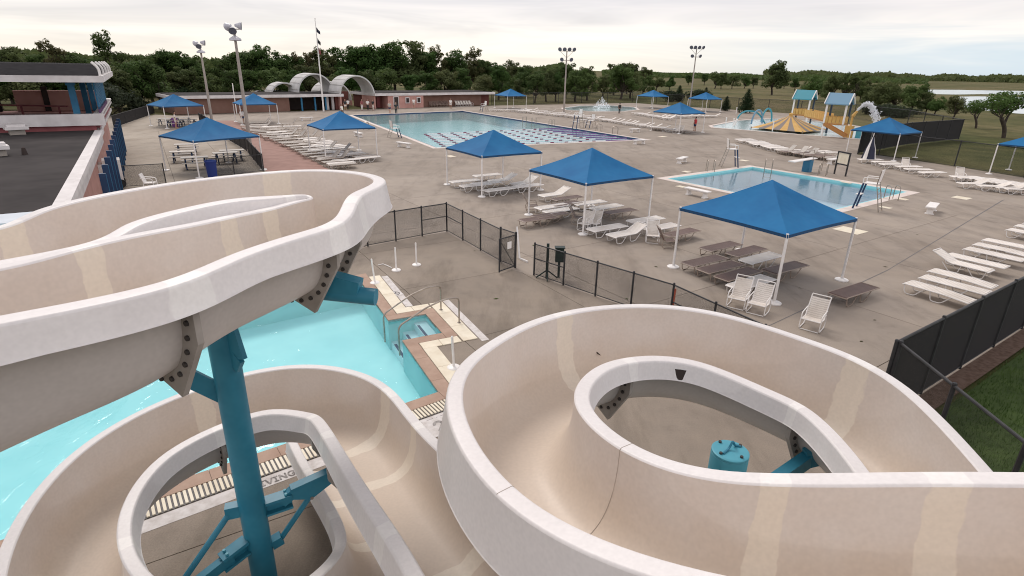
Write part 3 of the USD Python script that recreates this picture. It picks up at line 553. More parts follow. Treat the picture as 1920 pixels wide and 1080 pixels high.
    # bolted flanges round the hull at the joints
    for jt in flange_at:
        i = int(np.argmin(np.abs(t - jt))); tg = (c[min(i + 3, n - 1), :2] - c[max(i - 3, 0), :2]); tg /= np.linalg.norm(tg); T3 = np.array([*tg, 0.0]); A3 = np.array([-tg[1], tg[0], 0.0]); Zb = cz[i] - depth[i] - .02
        hp = np.array([[(h_[:2] - c[i, :2]) @ ax[i], h_[2]] for h_ in hull[i]])
        lowr = hp[hp[:, 1] < cz[i] - .13]; w_ = hw[i] + .02
        if len(lowr) < 5: continue
        poly = sg.Polygon([(lowr[0][0] - .0, lowr[0][1]), (-w_ - .12, lowr[0][1] - .02), (-w_ - .115, Zb + .34), (-w_ * .66, Zb - .16), (-.12, Zb - .045), (.12, Zb - .045), (w_ * .66, Zb - .16), (w_ + .115, Zb + .34), (w_ + .12, lowr[-1][1] - .02), (lowr[-1][0], lowr[-1][1])] + [tuple(x) for x in lowr[::-1]]).buffer(0)
        if left_only: poly = poly.intersection(sg.box(-.25, -9, 9, 99))
        mm = MB()
        for gm in getattr(poly, "geoms", [poly]):
            e_ = trimesh.creation.extrude_polygon(gm, .05, engine="earcut"); v = np.array(e_.vertices)
            mm.add(np.array([*c[i, :2], 0]) + v[:, :1] * A3 + v[:, 1:2] * [0, 0, 1] + (v[:, 2:] - .025) * T3, e_.faces)
        fp = th_.part("joint_flange", mm, "flange", smooth=False)
        # bolt heads on both faces
        pts = []
        ln = sg.LineString(lowr).parallel_offset(.045, "right") if False else None
        cen = np.array([0, cz[i] - .2])
        cum = np.r_[0, np.cumsum(np.linalg.norm(np.diff(lowr, axis=0), axis=1))]
        for sv in np.linspace(.06, cum[-1] - .06, 17):
            if left_only and np.interp(sv, cum, lowr[:, 0]) < -.2: continue
            p0 = np.array([np.interp(sv, cum, lowr[:, 0]), np.interp(sv, cum, lowr[:, 1])]); p1 = np.array([np.interp(sv + .01, cum, lowr[:, 0]), np.interp(sv + .01, cum, lowr[:, 1])]); dd = (p1 - p0) / np.linalg.norm(p1 - p0); nn = np.array([dd[1], -dd[0]])
            if nn @ (p0 - cen) < 0: nn = -nn
            pts.append(p0 + nn * .058)
        jb = MB()
        for p0 in pts:
            one = MB()
            for sd in (-1, 1):
                c3 = np.array([*c[i, :2], 0]) + A3 * p0[0] + np.array([0, 0, p0[1]]); one.tube([c3 + T3 * sd * .024, c3 + T3 * sd * .040], [.023, .020], 8)
            if jt in bolts_on: th_.part("bolt", one, "boltdark", smooth=False, parent=fp)
            else:
                o = one.get(); jb.add(o.vertices, o.faces)
        if jb.n: th_.part("bolt", jb, "boltdark", smooth=False, parent=fp)
    return th_, s
MT["seam"] = mat("seam_dirt", (.33, .28, .235), (.45, .39, .335), scale=6, rough=.9)
MT["flange"] = mat("grey_flange", (.26, .235, .21), (.33, .30, .27), scale=4, rough=.6)
MT["boltdark"] = mat("dark_bolt", (.035, .03, .027), rough=.6)
# upper hairpin
def pairs_(cs):
    out = []
    for x, y, z, dx, dy in cs: d_ = math.hypot(dx, dy); out.append([x - dy / d_ * .5, y + dx / d_ * .5, z, x + dy / d_ * .5, y - dx / d_ * .5, z])
    return np.array(out)
preA = pairs_([(-7.2, 2.9, 5.3, 1, .1), (-6.3, 3.05, 5.38, 1, .25), (-5.5, 3.45, 5.45, .8, .6), (-4.75, 4.1, 5.51, .6, .8)])
posA = pairs_([(-3.6, 2.75, 5.66, -.45, -.9), (-3.80, 2.15, 5.69, -.2, -.98), (-3.86, 1.35, 5.73, 0, -1), (-3.86, .3, 5.78, 0, -1)])
Q = np.vstack([preA, A_RIMS, posA])
tA, LA, RA = rims_from_pairs(Q, 4, 4)
rise = np.clip((LA[:, 2] - RA[:, 2]), 0, .5)
flumeA, sA = flume("upper_water_slide", "upper white hairpin flume turning back on itself at the left", tA, LA, RA, [2.0, 4.15, 8.44, 13.05, 14.35, 16.75, 18.4, 20.5], .205 + rise * .75, np.full(len(tA), .20), [4.15, 13.05, 14.35, 16.75], [13.05, 14.35, 16.75], left_only=True, depth=np.interp(tA, [0, 12, 14, 16.5, 18.5, 23], [.74, .68, .66, .76, .98, .98]))
# lower double helix
PB = B_PATH + LINK + C_PATH; PB[0:0] = [[8.6, 2.0, 5.75, 5.65], [7.1, 1.92, 5.55, 5.42]]
tB, LB, RB = rims_from_path(PB, 1.0)
o2 = 2; cN = 20
skL = np.interp(tB, [0, 4, 6, 10, 14, 17, 19, 22, 35], [.3, .42, .50, .46, .40, .3, .3, .22, .22]); skR = np.interp(tB, [0, 5, 16, 20, 24, 35], [.25, .21, .21, .25, .28, .28])
flumeB, sB = flume("lower_water_slide", "long white flume spiralling at right then looping down into the splash pool", tB, LB, RB, [2.0, 4.0, 4.8, 6.1, 9.22, 12.65, 15.4, 17.5, 20.5, 22.44, 23.53, 26.0, 28.65, 31.0, 33.7, 34.45], skL, skR, [4.0, 6.1, 9.22, 12.65, 22.44, 23.53, 26.0, 28.65, 31.0], [9.22, 12.65], seams=(6.1, 15.4, 31.0))
# notch in the inner skirt: dark slot tab
# slot cut in the inner skirt of the right spiral, showing the darker hull behind
i_ = int(np.argmin(np.abs(tB - 10.45))); T_ = RB[i_ + 1] - RB[i_ - 1]; T_ /= np.linalg.norm(T_); N_ = np.array([T_[1], -T_[0], 0]); q_ = [RB[i_] + T_ * k * .085 + N_ * (CAP + .004 - .16 * z) + [0, 0, z] for z in (-.07, -.212) for k in (-1, 1)]
b = MB(); b.add(q_, [[0, 1, 3, 2]]); b.add([x - N_ * .003 for x in q_], [[2, 3, 1, 0]]); flumeB.part("skirt_slot", b, "dark", smooth=False)
# supports
def pipe_col(name, label, x, y, ztop, r, m):
    t = Thing(name, label, "support column", (x, y, 0)); b = MB(); b.lathe((0, 0, 0), [(r, 0), (r, ztop - .012), (r - .012, ztop)], 32); t.part("pipe", b, m)
    b = MB(); b.lathe((0, 0, 0), [(r * 1.9, 0), (r * 1.9, .025), (r, .026)], 24); t.part("base_plate", b, m)
    b = MB()
    for k in range(8):
        a = k * PI / 4 + .2; b.cyl((r * 1.55 * math.cos(a), r * 1.55 * math.sin(a), .024), .02, .03, 8)
    t.part("anchor_bolts", b, "steel"); return t
cA = np.array([-3.1, 5.5])
c1 = pipe_col("support_column", "tall teal steel column rising through the loop at the lower left", cA[0], cA[1], 4.9, .150, "pipe")
def arm(t, z, tip, strut=True):
    """Box arm from the column to the tip with clamp plates, and a thin strut below it."""
    o = np.array([t.loc[0], t.loc[1], 0]); tip = np.array(tip, float) - o; d = tip[:2] / np.linalg.norm(tip[:2]); r = .15; d3 = np.array([*d, 0]); r = .15; n3 = np.array([-d[1], d[0], 0])
    a0 = np.array([*(d * (r - .01)), z]); a1 = np.array([*(d * (r + .30)), z + (tip[2] - z) * .25])
    b = MB(); b.bar(a0, a1, .16, .045); b.bar(a0 + [0, 0, -.16], a1 + [0, 0, -.16], .16, .03); b.bar(a0 + [0, 0, -.08], a1 + [0, 0, -.08], .02, .15); pl = t.part("clamp_plate", b, "pipe", smooth=False)
    bb = MB()
    for s_ in (-.04, .04):
        c_ = a1 * .8 + a0 * .2 + n3 * s_ + [0, 0, .02]; bb.cyl(c_, .018, .03, 8)
    t.part("bolt", bb, "pipe2", smooth=False, parent=pl)
    b = MB(); b.bar(a1 * .6 + a0 * .4 + [0, 0, -.08], tip - d3 * .25, .10, .13); 
    e = tip - d3 * .28; w = .06
    pr = [(-.0, .075), (.50, .16), (.56, .02), (.22, -.16), (0, -.075)]
    v = [e + d3 * u + np.array([0, 0, h]) + n3 * s_ * w for s_ in (-1, 1) for u, h in pr]; k = len(pr)
    b.add(v, [[i, (i + 1) % k, k + (i + 1) % k, k + i] for i in range(k)]); b.add(v, [[0, 2, 1], [0, 3, 2], [0, 4, 3], [5, 6, 7], [5, 7, 8], [5, 8, 9]]); t.part("arm", b, "pipe", smooth=False)
    if strut:
        s0_ = np.array([*(d * (r + .12)), z - .62]); s1_ = tip + d3 * -.05 + [0, 0, -.14]
        b = MB(); b.tube([s0_, s1_], .035, 10); b.bar(np.array([*(d * (r - .01)), z - .66]), s0_ + [0, 0, .0], .13, .12); sp_ = t.part("strut", b, "pipe")
        bb = MB(); bb.tube([s1_ - n3 * .07, s1_ + n3 * .07], .022, 8); t.part("pin", bb, "steel", parent=sp_)
arm(c1, 1.98, (-2.47, 5.87, 2.0)); arm(c1, 1.55, (-3.86, 4.62, 1.30), False)
# the lower left brace and the head of the column
b = MB(); q0 = np.array([-.11, -.07, 1.98]); q1 = np.array([-.72, -.88, 1.28]); b.tube([q0 + [-.1, -.02, 0], q1], .036, 10); b.bar(q0 + [.1, .06, 0], q0 + [-.16, -.04, 0], .12, .16); c1.part("strut", b, "pipe")
hd = np.array([cA[0], cA[1], 0])
b = MB(); b.bar((-.7, .15, 4.66), (.5, -.12, 4.66), .16, .18); c1.part("head_beam", b, "pipe", smooth=False)
b = MB(); b.bar((-.08, -.02, 3.55), (-.36, -.16, 3.85), .05, .2); b.bar((-.30, -.13, 3.84), (-.66, -.3, 4.30), .06, .09); c1.part("head_brace", b, "pipe", smooth=False)
b = MB(); b.bar((.11, -.06, 4.25), (.27, -.16, 4.3), .05, .42); b.bar((.11, -.06, 3.95), (.20, -.12, 4.1), .05, .2); c1.part("bracket", b, "pipe", smooth=False)
e0, e1 = np.array(at(705, 557, 4.86)), np.array(at(590, 545, 4.9))
t = Thing("support_beam", "teal steel beam stub carrying the turn of the upper flume", "support beam"); dd = (e1 - e0) / np.linalg.norm(e1 - e0)
b = MB(); b.tube([e0, e0 + dd * .25, e1 + dd * .9], .085, 16); t.part("tube", b, "pipe")
b = MB(); b.bar(e0 + dd * .16 + [0, 0, .06], e0 + dd * .62 + [0, 0, .14], .16, .20); t.part("saddle", b, "pipe", smooth=False)
bp = at(1369, 848, 3.52)
c2 = pipe_col("support_column", "light teal column with a bolted cap in the middle of the right spiral", bp[0], bp[1], 3.52, .178, "pipe2")
b = MB(); b.lathe((0, 0, 3.519), [(.0, .03), (.16, .03), (.178, .018), (.178, .0)], 32); cpp = c2.part("cap", b, "pipe2")
bb = MB(); bb.tube(arcpts([(-.10, -.07, 3.555), (-.02, .0, 3.56), (.02, .03, 3.63), (.06, .06, 3.56), (.12, .05, 3.555)], .02, 4), .012, 6); c2.part("lifting_hook", bb, "pipe", parent=cpp)
for k in range(4):
    a = .5 + k * PI / 2; bb = MB(); bb.cyl((.135 * math.cos(a), .135 * math.sin(a), 3.548), .016, .018, 8); c2.part("cap_bolt", bb, "boltdark", parent=cpp, smooth=False)
b = MB(); b.box((0, -.19, 3.18), (.2, .05, .26)); b.box((0, -.225, 3.18), (.3, .02, .18)); c2.part("bracket", b, "pipe2", smooth=False)
o_ = np.array([bp[0], bp[1], 0]); tp = at(1512, 862, 2.98) - o_
b = MB(); b.bar((.1, 0, 2.75), tp, .12, .16); b.bar(tp + [-.02, 0, .02], tp + [.28, .02, .10], .10, .22); c2.part("arm", b, "pipe", smooth=False)
b = MB(); b.bar((-.1, 0, 3.0), (-1.7, .1, 3.12), .12, .16); c2.part("arm", b, "pipe", smooth=False)
c3 = pipe_col("support_column", "teal column under the outer run of the right spiral", 4.9, 1.2, 4.3, .178, "pipe")

# ------------------------------------------------------------------ fences
def fence(name, label, pts, h, step, mesh, top=True, mid=False, rail_r=.024, post_r=.032, group=None, below=0.0, dark="black"):
    t = Thing(name, label, "fence", group=group); pts = [np.array(p[:2]) for p in pts]
    for a, c in zip(pts, pts[1:]):
        ln = np.linalg.norm(c - a); k = max(1, int(round(ln / step)))
        for i in range(k):
            p, q = a + (c - a) * i / k, a + (c - a) * (i + 1) / k
            d = (q - p) / np.linalg.norm(q - p); n2 = np.array([-d[1], d[0]]) * .012
            b = MB(); b.cyl((*p, 0), post_r, h + .03, 8); b.lathe((*p, h + .03), [(post_r * 1.15, 0), (post_r * .9, .03), (0, .04)], 8); t.part("post", b, dark)
            b = MB(); pp, qq = p + d * .02, q - d * .02
            b.add([[*pp, .04], [*qq, .04], [*qq, h - .01], [*pp, h - .01]], [[0, 1, 2, 3]]); t.part("mesh_panel", b, mesh, smooth=False)
            b = MB(); b.tube([[*p, h], [*q, h]], rail_r, 8, cap=False); t.part("top_rail", b, dark)
            b = MB(); b.tube([[*p, .06], [*q, .06]], rail_r * .6, 6, cap=False)
            if mid and i in mid: b.tube([[*p, h * .55], [*q, h * .55]], rail_r * .8, 6, cap=False)
            t.part("bottom_rail", b, dark)
    b = MB(); b.cyl((*pts[-1], 0), post_r, h + .05, 8); t.part("post", b, dark)
    return t
f0, f1, f2 = at(690, 462), at(838, 434), at(938, 491)
fence("chain_link_fence", "low black chain link fence behind the three white stanchions", [at(640, 480), f0, f1], 1.30, 1.35, "net", mid=(2,))
fence("chain_link_fence", "low black chain link fence running to the open gate", [f1, f2], 1.30, 1.45, "net", mid=(0, 3))
fence("chain_link_fence", "low black chain link fence from the gate opening behind the right spiral", [at(1001, 516), at(1255, 603), at(1420, 690)], 1.18, 1.45, "net", mid=(0,))
t = Thing("fence_gate", "open black chain link gate with a small white notice", "gate"); g0, g1 = at(965, 503)[:2], at(936, 513)[:2]; 
b = MB(); 
for p in (g0, g1): b.cyl((*p, .05), .028, 1.28, 8)
for z in (.09, 1.3): b.tube([[*g0, z], [*g1, z]], .022, 8)
t.part("frame", b, "black")
b = MB(); b.add([[*g0, .1], [*g1, .1], [*g1, 1.28], [*g0, 1.28]], [[0, 1, 2, 3]]); t.part("mesh_panel", b, "net", smooth=False)
b = MB(); b.tube([[*g0, .1], [*g1, 1.28]], .012, 6); t.part("brace", b, "black")
m_ = g0 * .6 + g1 * .4; dv = (g1 - g0) / np.linalg.norm(g1 - g0); b = MB(); nn_ = np.array([dv[1], -dv[0]]) * .025; nn_ = nn_ if nn_ @ m_ < 0 else -nn_
b.bar([*(m_ + nn_ - dv * .1), .98], [*(m_ + nn_ + dv * .12), .98], .012, .26); t.part("notice", b, "white", smooth=False)
k0_, k1_ = f2[:2], at(966, 502)[:2]
fence("chain_link_fence", "short black fence panel between the fence corner and the gate post", [k0_, k1_], 1.34, 1.5, "net", post_r=.04)
# dark screened fence near right, and the lower run towards the camera
cr0 = at(1637, 795)[:2]; sr_dir = at(1877, 648)[:2] - at(1738, 739)[:2]; sr_dir /= np.linalg.norm(sr_dir)
fr = [cr0, cr0 + sr_dir * 16]
fence("screened_fence", "tall fence covered in black wind screen on the right edge", fr, 1.96, 2.3, "windscreen", rail_r=.03, post_r=.04)
h2 = at(1820, 880)[:2]; e1_ = at(1925, 832, 1.96)[:2]; r0_ = at(1672, 652, 1.96)[:2]
fence("chain_link_fence", "open chain link fence running below the screened fence beside the lawn", [cr0 + np.array([.05, -.05]), e1_, e1_ + (e1_ - cr0) * 1.2], 1.96, 2.2, "netthin", rail_r=.03, post_r=.04)
# right far fence
fR = [at(1608, 289), at(1647, 291.5), at(1789, 312), at(1920, 333), at(2150, 369)]
fence("chain_link_fence", "long thin black fence between the deck and the lawn at right", fR, 2.1, 4.6, "netthin", rail_r=.03, post_r=.05)
fs = [at(1608, 288), at(1700, 271), at(1797, 261)]
fence("screened_fence", "dark wind screen fence curving out over the far lawn at right", fs, 2.35, 3.4, "windscreen", rail_r=.03, post_r=.05)
fb_ = [at(922, 196.5), at(1000, 196), at(1090, 193), at(1185, 192.5), at(1330, 202.5), at(1500, 213), at(1600, 222), at(1700, 236), at(1797, 261)]
fence("chain_link_fence", "far thin fence behind the wading pool and playground", fb_, 2.3, 6.5, "netthin", rail_r=.035, post_r=.06)
fence("screened_fence", "dark screened fence along the red path beside the picnic canopies", [at(375, 231), at(462, 283), at(492, 320)], 1.2, 2.6, "windscreen")
fence("screened_fence", "dark screened fence panels in front of the blue bin", [at(495, 321), at(440, 328), at(392, 331)], 1.15, 1.5, "net")
fence("chain_link_fence", "short black fence panels beside the white plastic chair", [at(224, 352), at(312, 346)], 1.25, 1.6, "net")
fence("screened_fence", "low grey wall fence behind the far left picnic canopy", [at(214, 240), at(290, 213)], 1.3, 5, "windscreen")

# white stanchions
def stanchion(p, label, tilt=0.0):
    t = Thing("stanchion", label, "stanchion", p); b = MB(); b.lathe((0, 0, 0), [(.17, 0), (.17, .025), (.14, .05), (.05, .065), (0, .066)], 24); t.part("base", b, "white")
    b = MB(); b.tube([(0, 0, .05), (tilt, 0, .86)], .03, 12); b.lathe((tilt, 0, .86), [(.03, 0), (.02, .02), (0, .026)], 12); t.part("post", b, "white"); return t
stanchion(at(781, 497), "white stanchion post furthest right of the three by the fence"); stanchion(at(743, 507), "white stanchion post in the middle of the three by the fence"); stanchion(at(703, 531), "white stanchion post nearest the upper flume", -.06)
stanchion(at(851, 690), "white stanchion post standing against the rim of the right spiral", -.03)
b = MB(); b.tube([at(709, 497, .02), at(718, 495, .02), at(726, 498, .02), at(734, 502, .02)], .018, 6); single("plastic_chain", b, "white", "short white plastic chain lying between two stanchions", "chain")
# hose pedestal beside the fence opening, white prop
p = at(1025, 522); t = Thing("stand", "dark green tripod stand beside the fence opening", "stand", p); b = MB(); b.cyl((0, 0, 0), .05, 1.3, 10); t.part("post", b, "dgreen"); b = MB()
for k in range(4): a = k * PI / 2; b.bar((0, 0, .32), (.38 * math.cos(a), .38 * math.sin(a), .03), .04, .04)
t.part("legs", b, "dgreen", smooth=False)
p = at(1047, 520); t = Thing("control_box", "dark green metal box on a post by the low fence", "control box", p); b = MB(); b.box((0, 0, .86), (.3, .2, .52)); t.part("box", b, "dgreen", smooth=False); b = MB(); b.cyl((0, 0, 0), .045, .62, 8); t.part("post", b, "dgreen"); b = MB(); b.box((0, -.012, 1.135), (.36, .27, .03)); t.part("lid", b, "dgreen", smooth=False)
p = at(975, 487); b = MB(); b.bar((p[0] - .15, p[1] + .5, 1.2), (p[0] - .02, p[1] + .1, .02), .06); b.bar((p[0] - .02, p[1] + .1, .02), (p[0] + .28, p[1] - .35, .04), .07); single("white_pipe", b, "white", "bent white pipe leaning behind the open gate", "pipe", smooth=False)
p = at(1262, 572); b = MB(); b.bar(p, p + [.02, .03, .55], .05, .05); single("marker_stake", b, "orangepost", "faded red stake beside the rim of the right spiral", "stake", smooth=False)

# ------------------------------------------------------------------ shade canopies
def canopy(side, h, apex, label=None):
    t = Thing("shade_canopy", label, "canopy"); k = side / 2; nn = 9; V = []; Fq = []
    b = MB()
    for q in range(4):
        a0, a1 = q * PI / 2 + PI / 4, (q + 1) * PI / 2 + PI / 4; r = k * math.sqrt(2) * 1.02
        p0, p1 = np.array([r * math.cos(a0), r * math.sin(a0), h]), np.array([r * math.cos(a1), r * math.sin(a1), h]); ap = np.array([0, 0, apex])
        G = []
        for i in range(nn):
            for j in range(nn):
                u, w = i / (nn - 1), j / (nn - 1); e = p0 * (1 - w) + p1 * w; pt = e * (1 - u) + ap * u
                pt[2] -= .16 * math.sin(PI * u) * (1 - u * .3) * (.4 + .6 * math.sin(PI * w)) 
                if i == 0: pt[:2] *= 1 - .012 * math.sin(PI * w); pt[2] += .015 * math.sin(PI * w)
                G.append(pt)
        idx = np.arange(nn * nn).reshape(nn, nn); f = np.stack([idx[:-1, :-1], idx[:-1, 1:], idx[1:, 1:], idx[1:, :-1]], -1).reshape(-1, 4); b.add(G, f)
    t.part("roof", b, "blue", smooth=25)
    b = MB()
    for q in range(4):
        a0, a1 = q * PI / 2 + PI / 4, (q + 1) * PI / 2 + PI / 4; r = k * math.sqrt(2) * 1.02
        pts = []
        for w in np.linspace(0, 1, nn):
            e = np.array([r * math.cos(a0), r * math.sin(a0)]) * (1 - w) + np.array([r * math.cos(a1), r * math.sin(a1)]) * w; e = e * (1 - .012 * math.sin(PI * w)); pts.append([*e, h + .015 * math.sin(PI * w)])
        pts = np.array(pts)
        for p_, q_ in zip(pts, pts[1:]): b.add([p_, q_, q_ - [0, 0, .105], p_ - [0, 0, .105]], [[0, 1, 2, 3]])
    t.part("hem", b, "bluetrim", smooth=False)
    b = MB()
    for q in range(4):
        a0 = q * PI / 2 + PI / 4; a1 = a0 + PI / 2; r = k * math.sqrt(2) * .975
        b.tube([(r * math.cos(a0), r * math.sin(a0), h - .045), (r * math.cos(a1), r * math.sin(a1), h - .045)], .028, 8); b.tube([(r * math.cos(a0), r * math.sin(a0), h - .06), (r * .5 * math.cos(a0), r * .5 * math.sin(a0), (h + apex) / 2 - .24), (0, 0, apex - .26)], .028, 8)
    t.part("frame", b, "white")
    for q in range(4):
        a0 = q * PI / 2 + PI / 4; r = k * math.sqrt(2); x, y = r * math.cos(a0), r * math.sin(a0)
        b = MB(); b.cyl((x, y, 0), .044, h + .03, 12); pp = t.part("post", b, "white")
        b = MB(); b.lathe((x, y, 0), [(.23, 0), (.23, .035), (.20, .055), (.07, .075), (.052, .11)], 24); t.part("base", b, "white", parent=pp)
    return t
CROT = 2.96 - PI / 4
cproto = Proto(canopy(4.24, 2.32, 3.52))
cans = [((9.127, 20.29), 1, CROT, "blue shade canopy nearest the slides with brown loungers beneath"), ((3.72, 28.17), 1, CROT, "blue shade canopy second from the slides, in the middle of the deck"), ((-1.33, 35.82), 1, CROT, "blue shade canopy third from the slides in front of the lane ropes")]
def can_px(l, f, r, label, s=1.0, rot=None):
    pts = [np.array(at(*p)[:2]) for p in (l, f, r) if p]
    cans.append(((pts[0] + pts[-1]) / 2 if l and r else pts[0], s, CROT if rot is None else rot, label))
can_px((594, 291), None, (693, 290), "blue shade canopy among the loungers left of the big pool", 1.0)
can_px((342, 325), None, (461, 313), "blue shade canopy over the picnic tables nearest the dark roof", 1.06, CROT + .35)
can_px((300, 242), None, (368, 231), "blue shade canopy over picnic tables by the low grey wall", 1.02, CROT + .3)
can_px((450, 230), None, (514, 230), "blue shade canopy in front of the brick bathhouse wall", 1.0)
can_px((925, 206), None, (986, 201), "blue shade canopy at the far end of the brick bathhouse", 1.0)
can_px((1187, 206), None, (1253, 199), "blue shade canopy furthest left of the three near the wading pool", 1.05)
can_px((1299, 207), None, (1340, 210), "blue shade canopy behind the right hand light pole", 1.05)
can_px((1229, 250), None, (1306, 243), "blue shade canopy in front of the two by the wading pool", 1.05)
can_px((1588, 281), None, (1722, 307), "blue shade canopy beside the diving pool near the closed umbrella", 1.0)
cans.append((tuple(at(1935, 330)[:2]), 1.0, CROT, "blue shade canopy cut by the right edge of the picture"))
for c_, s_, r_, lab in cans: cproto.put((c_[0], c_[1], 0), r_, lab, "blue shade canopies on the pool deck", (s_, s_, 1))

# ------------------------------------------------------------------ loungers and chairs
def strap_sheet(b, P, w, step=.075, gap=.012, th=.012):
    """Cross straps along the polyline P of (x, z) points, w wide in y."""
    P = np.array(P, float); cum = np.r_[0, np.cumsum(np.linalg.norm(np.diff(P, axis=0), axis=1))]; n = int(cum[-1] / step)
    for k in range(n):
        a, c = k * step + gap / 2, (k + 1) * step - gap / 2
        p, q = np.array([np.interp(a, cum, P[:, 0]), np.interp(a, cum, P[:, 1])]), np.array([np.interp(c, cum, P[:, 0]), np.interp(c, cum, P[:, 1])])
        sag = .008
        v = []
        for y in (-w / 2, 0, w / 2):
            for pt in (p, q):
                for dz in (th / 2, -th / 2): v.append([pt[0], y, pt[1] + dz - (sag if y == 0 else 0)])
        v = np.array(v)
        b.add(v, [[0, 2, 6, 4], [4, 6, 10, 8], [1, 5, 7, 3], [5, 9, 11, 7], [0, 4, 5, 1], [4, 8, 9, 5], [2, 3, 7, 6], [6, 7, 11, 10]])
def lounger(strap, frame, back, name="sun_lounger", L=1.98, W=.66, H=.34):
    t = Thing(name, None, "sun lounger"); xb = L * .62
    bz = H + math.sin(back) * (L - xb); bx_ = xb + math.cos(back) * (L - xb)
    prof = [(0.0, H - .03), (.06, H), (xb, H), (bx_, bz)]
    b = MB(); strap_sheet(b, prof, W - .04); t.part("straps", b, strap, smooth=False)
    for s in (-1, 1):
        y = s * (W / 2 - .015); b = MB(); b.tube(arcpts([(x, y, z) for x, z in prof], .08, 4), .019, 7); t.part("side_rail", b, frame)
    for x, z in ((.0, H - .03), (bx_, bz)): b = MB(); b.tube([(x, -W / 2 + .015, z), (x, W / 2 - .015, z)], .019, 7); t.part("end_rail", b, frame)
    for x0, x1 in ((.06, .66), (.86, 1.5)):
        for s in (-1, 1):
            y = s * (W / 2 - .03); b = MB(); b.tube(arcpts([(x0, y, H - .02), (x0 + .06, y, .02), (x0 + .36, y, .02), (x1, y, H - .02)], .09, 4), .017, 7); t.part("leg", b, frame)
    return t
def chair(strap, frame, name="pool_chair"):
    t = Thing(name, None, "chair"); W = .60; H = .36
    sp_ = [(0, H + .02), (.50, H - .03)]; bp_ = [(.50, H - .03), (.84, 1.0)]
    b = MB(); strap_sheet(b, sp_, W - .06, .07, .02); t.part("seat", b, strap, smooth=False)
    b = MB(); strap_sheet(b, bp_, W - .06, .07, .018); t.part("backrest", b, strap, smooth=False)
    for s in (-1, 1):
        y = s * (W / 2 - .015)
        b = MB(); b.tube(arcpts([(0, y, H + .02), (.50, y, H - .03), (.86, y, 1.03)], .06, 4), .018, 7); t.part("side_rail", b, frame)
        b = MB(); b.tube(arcpts([(.62, y * 1.06, .62), (.05, y * 1.06, .58), (-.02, y * 1.06, .02), (.62, y * 1.06, .02), (.70, y * 1.06, .25), (.57, y * 1.06, .48)], .12, 5), .018, 7); t.part("arm_loop", b, frame)
    for x, z, r in ((.86, 1.03, .018), (0, H + .02, .018), (0, .02, .016)): b = MB(); b.tube([(x, -W / 2 + .015, z), (x, W / 2 - .015, z)], r, 7); t.part("cross_rail", b, frame)
    return t
PR = {"wf": Proto(lounger("strapw", "white", 0.0)), "wr": Proto(lounger("strapw", "white", .45)), "wd": Proto(lounger("strapw", "white", -.08)), "bf": Proto(lounger("strapb", "frameb", 0.0)), "gf": Proto(lounger("strapg", "frameb", 0.0)), "gr": Proto(lounger("strapg", "frameb", .8)),
      "cw": Proto(chair("strapw", "white")), "cb": Proto(chair("strapb", "frameb"))}
AU = math.atan2(UVEC[1], UVEC[0]); AV = math.atan2(VVEC[1], VVEC[0])
KIND = {"wf": "flat white lounger", "wr": "raised white lounger", "wd": "dipped white lounger", "bf": "flat brown lounger", "gf": "flat grey lounger", "gr": "upright grey lounger", "cw": "white strap pool chair", "cb": "brown strap pool chair"}
def seat(kind, px, py, ang, label, group=None, z=.30, mid=True, jit=.05, base=0.0):
    p = at(px, py, z); ln = .99 if kind[0] != "c" else .4; ang = ang + random.uniform(-jit, jit)
    o = p[:2] - (np.array([math.cos(ang), math.sin(ang)]) * ln if mid else 0)
    if kind[0] == "c" : z = 0
    PR[kind].put((o[0], o[1], base), ang, label, group, (.9, .9, .88) if kind[0] == 'c' else None)
